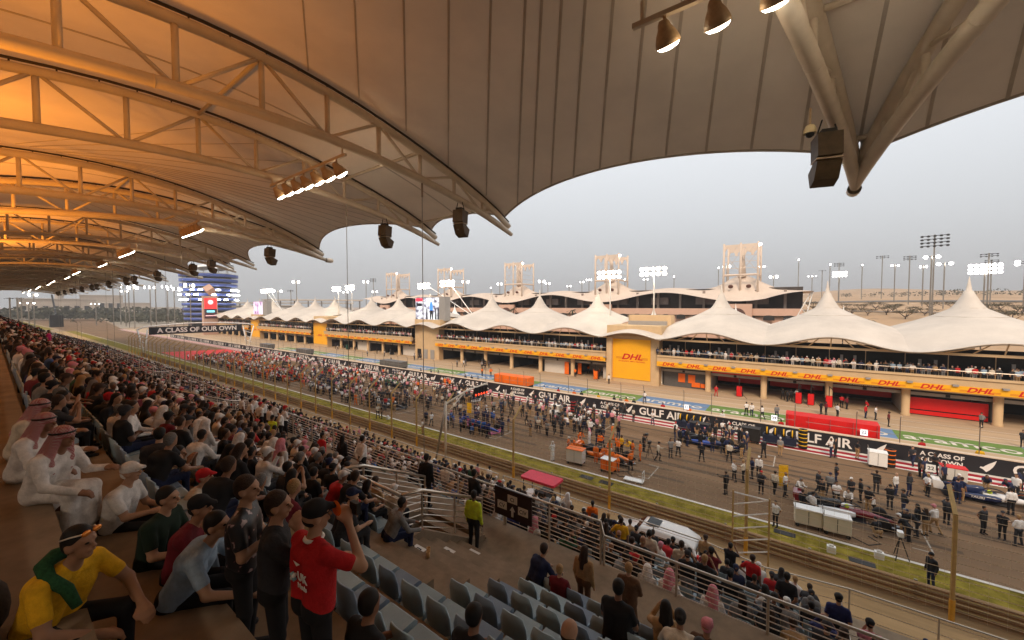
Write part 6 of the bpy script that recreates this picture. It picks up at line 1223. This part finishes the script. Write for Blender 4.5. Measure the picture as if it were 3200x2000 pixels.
# equipment on the grid
def tyres(x, y, n, m, label, rows=None):
    t = thing('tyre_stack', label, 'tyres', (x, y, .005), 0, 'stacks of covered tyres')
    for i in range(n):
        w = MB().lathe([(.12, 0), (.34, 0), (.37, .05), (.37, .31), (.34, .36), (.12, .36)], (0, 0, .38*i), 18).build('tyre', M_tyre, t, True, True); MB().lathe([(.372, .30), (.376, .32), (.376, .36), (.35, .375)], (0, 0, .38*i), 18).build('tyre_band', m, w, True, True)
tyres(.3, 47.6, 5, cm('yellow'), 'tall stack of five yellow banded tyres by the wall'); tyres(6.4, 46.7, 4, cm('orange'), 'stack of black tyres with orange bands by the wall'); tyres(-23.9, 45.6, 4, cm('red'), 'stack of tyres with red bands near the white car')
def tyre_row(x, y, label):
    t = thing('tyre_rack', label, 'tyres', (x, y, .005), 0, 'tyre racks by the wall')
    MB().box(-1.4, 1.4, -.45, .45, .25, .95).build('trolley', mat('rack_navy', (.012, .016, .035), .5), t, local=True)
    for i in range(4):
        w = MB().lathe([(.12, -.16), (.33, -.17), (.36, -.1), (.36, .1), (.33, .17), (.12, .16)], (-1.05+.70*i, 0, 1.32), 18, 'x').build('tyre', M_tyre, t, True, True); MB().lathe([(.362, -.05), (.366, -.05), (.366, .05), (.362, .05)], (-1.05+.70*i, 0, 1.32), 18, 'x').build('tyre_band', cm('yellow'), w, True, True)
tyre_row(-1.6, 47.3, 'navy trolley with four yellow banded tyres beside the tall stack'); tyre_row(-9.9, 47.2, 'navy trolley with four yellow banded tyres left of the dark blue car')
def cart(x, y, sx, sy, h, m, label, top=None):
    t = thing('tool_cart', label, 'cart', (x, y, .005), R(rn.uniform(-6, 6)), 'tool carts on the grid')
    MB().bbox(-sx, sx, -sy, sy, .25, h, .05).build('cabinet', m, t, local=True); MB().box(-sx-.03, sx+.03, -sy-.03, sy+.03, h, h+.05).build('top', top or M_white, t, local=True)
    for a in (-1, 1):
        for c in (-1, 1): MB().lathe([(.03, -.03), (.11, -.03), (.12, 0), (.11, .03), (.03, .03)], (a*sx*.8, c*sy*.8, .12), 10, 'y').build('wheel', M_tyre, t, local=True)
    MB().box(-sx*.02, sx*.02, -sy-.012, -sy-.002, .3, h-.05).build('door_gap', M_dark, t, local=True); MB().tube([(-sx, -sy, h+.05), (-sx, -sy, h+.35), (-sx, sy, h+.35), (-sx, sy, h+.05)], .02, 5).build('handle', M_steel, t, local=True)
CRM = mat('cart_cream', (.62, .55, .40), .5, 0, .05, 3)
cart(.55, 30.8, .70, .4, 1.15, CRM, 'left cream cabinet of a pair in front of the maroon car'); cart(1.95, 30.75, .66, .4, 1.15, CRM, 'right cream cabinet of a pair in front of the maroon car'); cart(-15.9, 30.9, .75, .45, 1.35, M_gwhite, 'white cart with orange panel before the orange car', M_orange); cart(-12.9, 31.0, .55, .4, 1.1, M_orange, 'orange and white cart under the fence post'); cart(5.5, 45.9, .6, .5, 1.35, M_white, 'white cabinet beside the orange banded tyres')
cart(-8.6, 45.9, .9, .5, 1.3, mat('rack_navy', (1, 1, 1)), 'dark navy cabinet beside the dark blue car', M_dark); cart(-4.0, 46.6, .8, .5, 1.5, M_dark, 'tall dark rack by the wall behind the dark blue car', M_dark); cart(9.9, 45.6, .7, .45, 1.2, M_gwhite, 'white cart with red panel behind the white and navy car', M_red); cart(-25.2, 43.4, .6, .45, 1.3, M_gwhite, 'white cabinet behind the white car')
t = thing('flat_trolley', 'white flat trolley on the track edge right of the orange car', 'trolley', (-10.5, 30.4, .005), R(4)); MB().box(-.75, .75, -.35, .35, .15, .22).build('deck', M_white, t, local=True); MB().tube([(.72, -.3, .2), (.72, -.3, .95), (.72, .3, .95), (.72, .3, .2)], .03, 6).build('handle', M_white, t, local=True)
for a in (-.6, .6):
    for c in (-.28, .28): MB().lathe([(.02, -.03), (.07, -.03), (.08, 0), (.07, .03), (.02, .03)], (a, c, .08), 10, 'y').build('wheel', M_tyre, t, local=True)
def board(x, y, z, s, label, glow=False):
    t = thing('number_board', label, 'sign', (x, y, z), 0, 'number boards'); t.scale = (.75,)*3; MB().box(-.36, .36, -.03, .03, 0, .78).build('board', mat('board_glow', (.8, .85, .9), .5, 0, 0, em=.5) if glow else M_white, t, local=True); ob('lettering', text_mesh(s, .52, M_black if not glow else cm('navy'), 0, .006, .003), t, (0, -.036, .39), (R(90), 0, 0)); MB().tube([(0, 0, -.9 if not glow else -.6), (0, 0, 0)], .03, 6).build('stand', M_steel, t, local=True)
board(8.4, 44.2, .9, '22', 'white board with number 22 behind the white and navy car'); board(-2.2, 50.2, 1.7, '24', 'lit board with number 24 on the black wall', True); board(5.0, 50.1, 1.55, '22', 'lit board at the right end of the red pit stand', True); board(-11.0, 50.1, 1.55, '31', 'lit board on the wall above the yellow banded tyres', True)
for i, (x, y, h) in enumerate(((-.9, 35.6, 1.6), (-33.8, 36.3, 1.3))):
    t = thing('yellow_panel', ['upright yellow panel behind the maroon car', 'yellow panel behind the blue and pink car'][i], 'panel', (x, y, .005), R(20)); MB().box(-.3, .3, -.03, .03, .4, h+.4).build('panel', cm('yellow'), t, local=True); MB().tube([(0, 0, 0), (0, 0, .4)], .03, 5).build('stand', M_steel, t, local=True)
# tripods, cables
for i, (x, y) in enumerate(((-11.1, 36.2), (4.6, 29.8), (-12.0, 38.2))):
    t = thing('tripod', ['camera tripod right of the orange car', 'camera tripod at the track edge near the right fence', 'camera tripod behind the orange car'][i], 'tripod', (x, y, 0)); 
    for a in range(3): MB().tube([(0, 0, 1.3), (.4*math.cos(a*2.09), .4*math.sin(a*2.09), 0)], .025, 5).build('leg', M_dark, t, local=True)
    MB().box(-.12, .12, -.2, .2, 1.3, 1.55).build('camera', M_dark if i != 1 else M_white, t, local=True)
for i, pts in enumerate(([(-12.4, 31.2, .02), (-11.8, 30.6, .02), (-10.9, 31.2, .02), (-11.6, 31.9, .02), (-12.3, 31.5, .02)], [(2.7, 30.9, .02), (3.4, 30.4, .02), (4.0, 31.0, .02), (3.5, 31.6, .02)])):
    o = MB().tube(pts, .03, 6).build('cable', M_black, None); tag(o, ['black cable coiled beside the orange cart', 'black cable looping beside the cream cabinets'][i], 'cable')
# pit equipment: overhead booms and red trolleys by the garages
for i, (x, m) in enumerate(((-7.6, M_red), (-.2, M_red), (1.2, M_red), (3.2, M_red), (-31.5, M_orange), (-60, M_dark), (-95, M_dark), (-118, mat('rack_green', (.02, .07, .05), .5)))):
    t = thing('pit_boom', ['red pit boom left of the first red garage', 'red pit boom at the left name board', 'red cabinet right of the left name board', 'red cabinet at the right name board column', 'orange pit boom by the orange garage', 'black pit boom before the dark garages', 'black pit boom past the big screen', 'green pit boom far along the lane'][i], 'pit boom', (x, 69.2, 0), 0, 'pit stop booms')
    MB().bbox(-.35, .35, -.3, .3, .1, 1.6, .05).build('cabinet', m, t, local=True); MB().tube([(0, 0, 1.6), (0, 0, 2.9), (.2, -2.6, 3.0)], .06, 6).build('boom', M_dark, t, local=True); MB().tube([(.2, -2.6, 3.0), (.5, -2.0, 1.0), (1.2, -1.6, .1)], .025, 5).build('hose', M_black, t, local=True); MB().box(-.45, .45, .3, .7, .05, 1.2).build('tyre_trolley', M_black, t, local=True)
# ------------------------------------------------------------- air
hz = MB().box(-1900, 1700, -420, 4200, -1.2, 172).build('haze', []); hz['kind'] = 'stuff'; hz['label'] = 'thin pale evening haze over the circuit'; hz['category'] = 'haze'
hm_ = bpy.data.materials.new('haze'); hm_.use_nodes = True; hm_.node_tree.nodes.remove(hm_.node_tree.nodes['Principled BSDF'])
pv = hm_.node_tree.nodes.new('ShaderNodeVolumePrincipled'); pv.inputs['Color'].default_value = (.88, .88, .9, 1); pv.inputs['Density'].default_value = .00042; pv.inputs['Anisotropy'].default_value = .2
hm_.node_tree.links.new(pv.outputs[0], hm_.node_tree.nodes['Material Output'].inputs['Volume']); hz.data.materials.clear(); hz.data.materials.append(hm_)
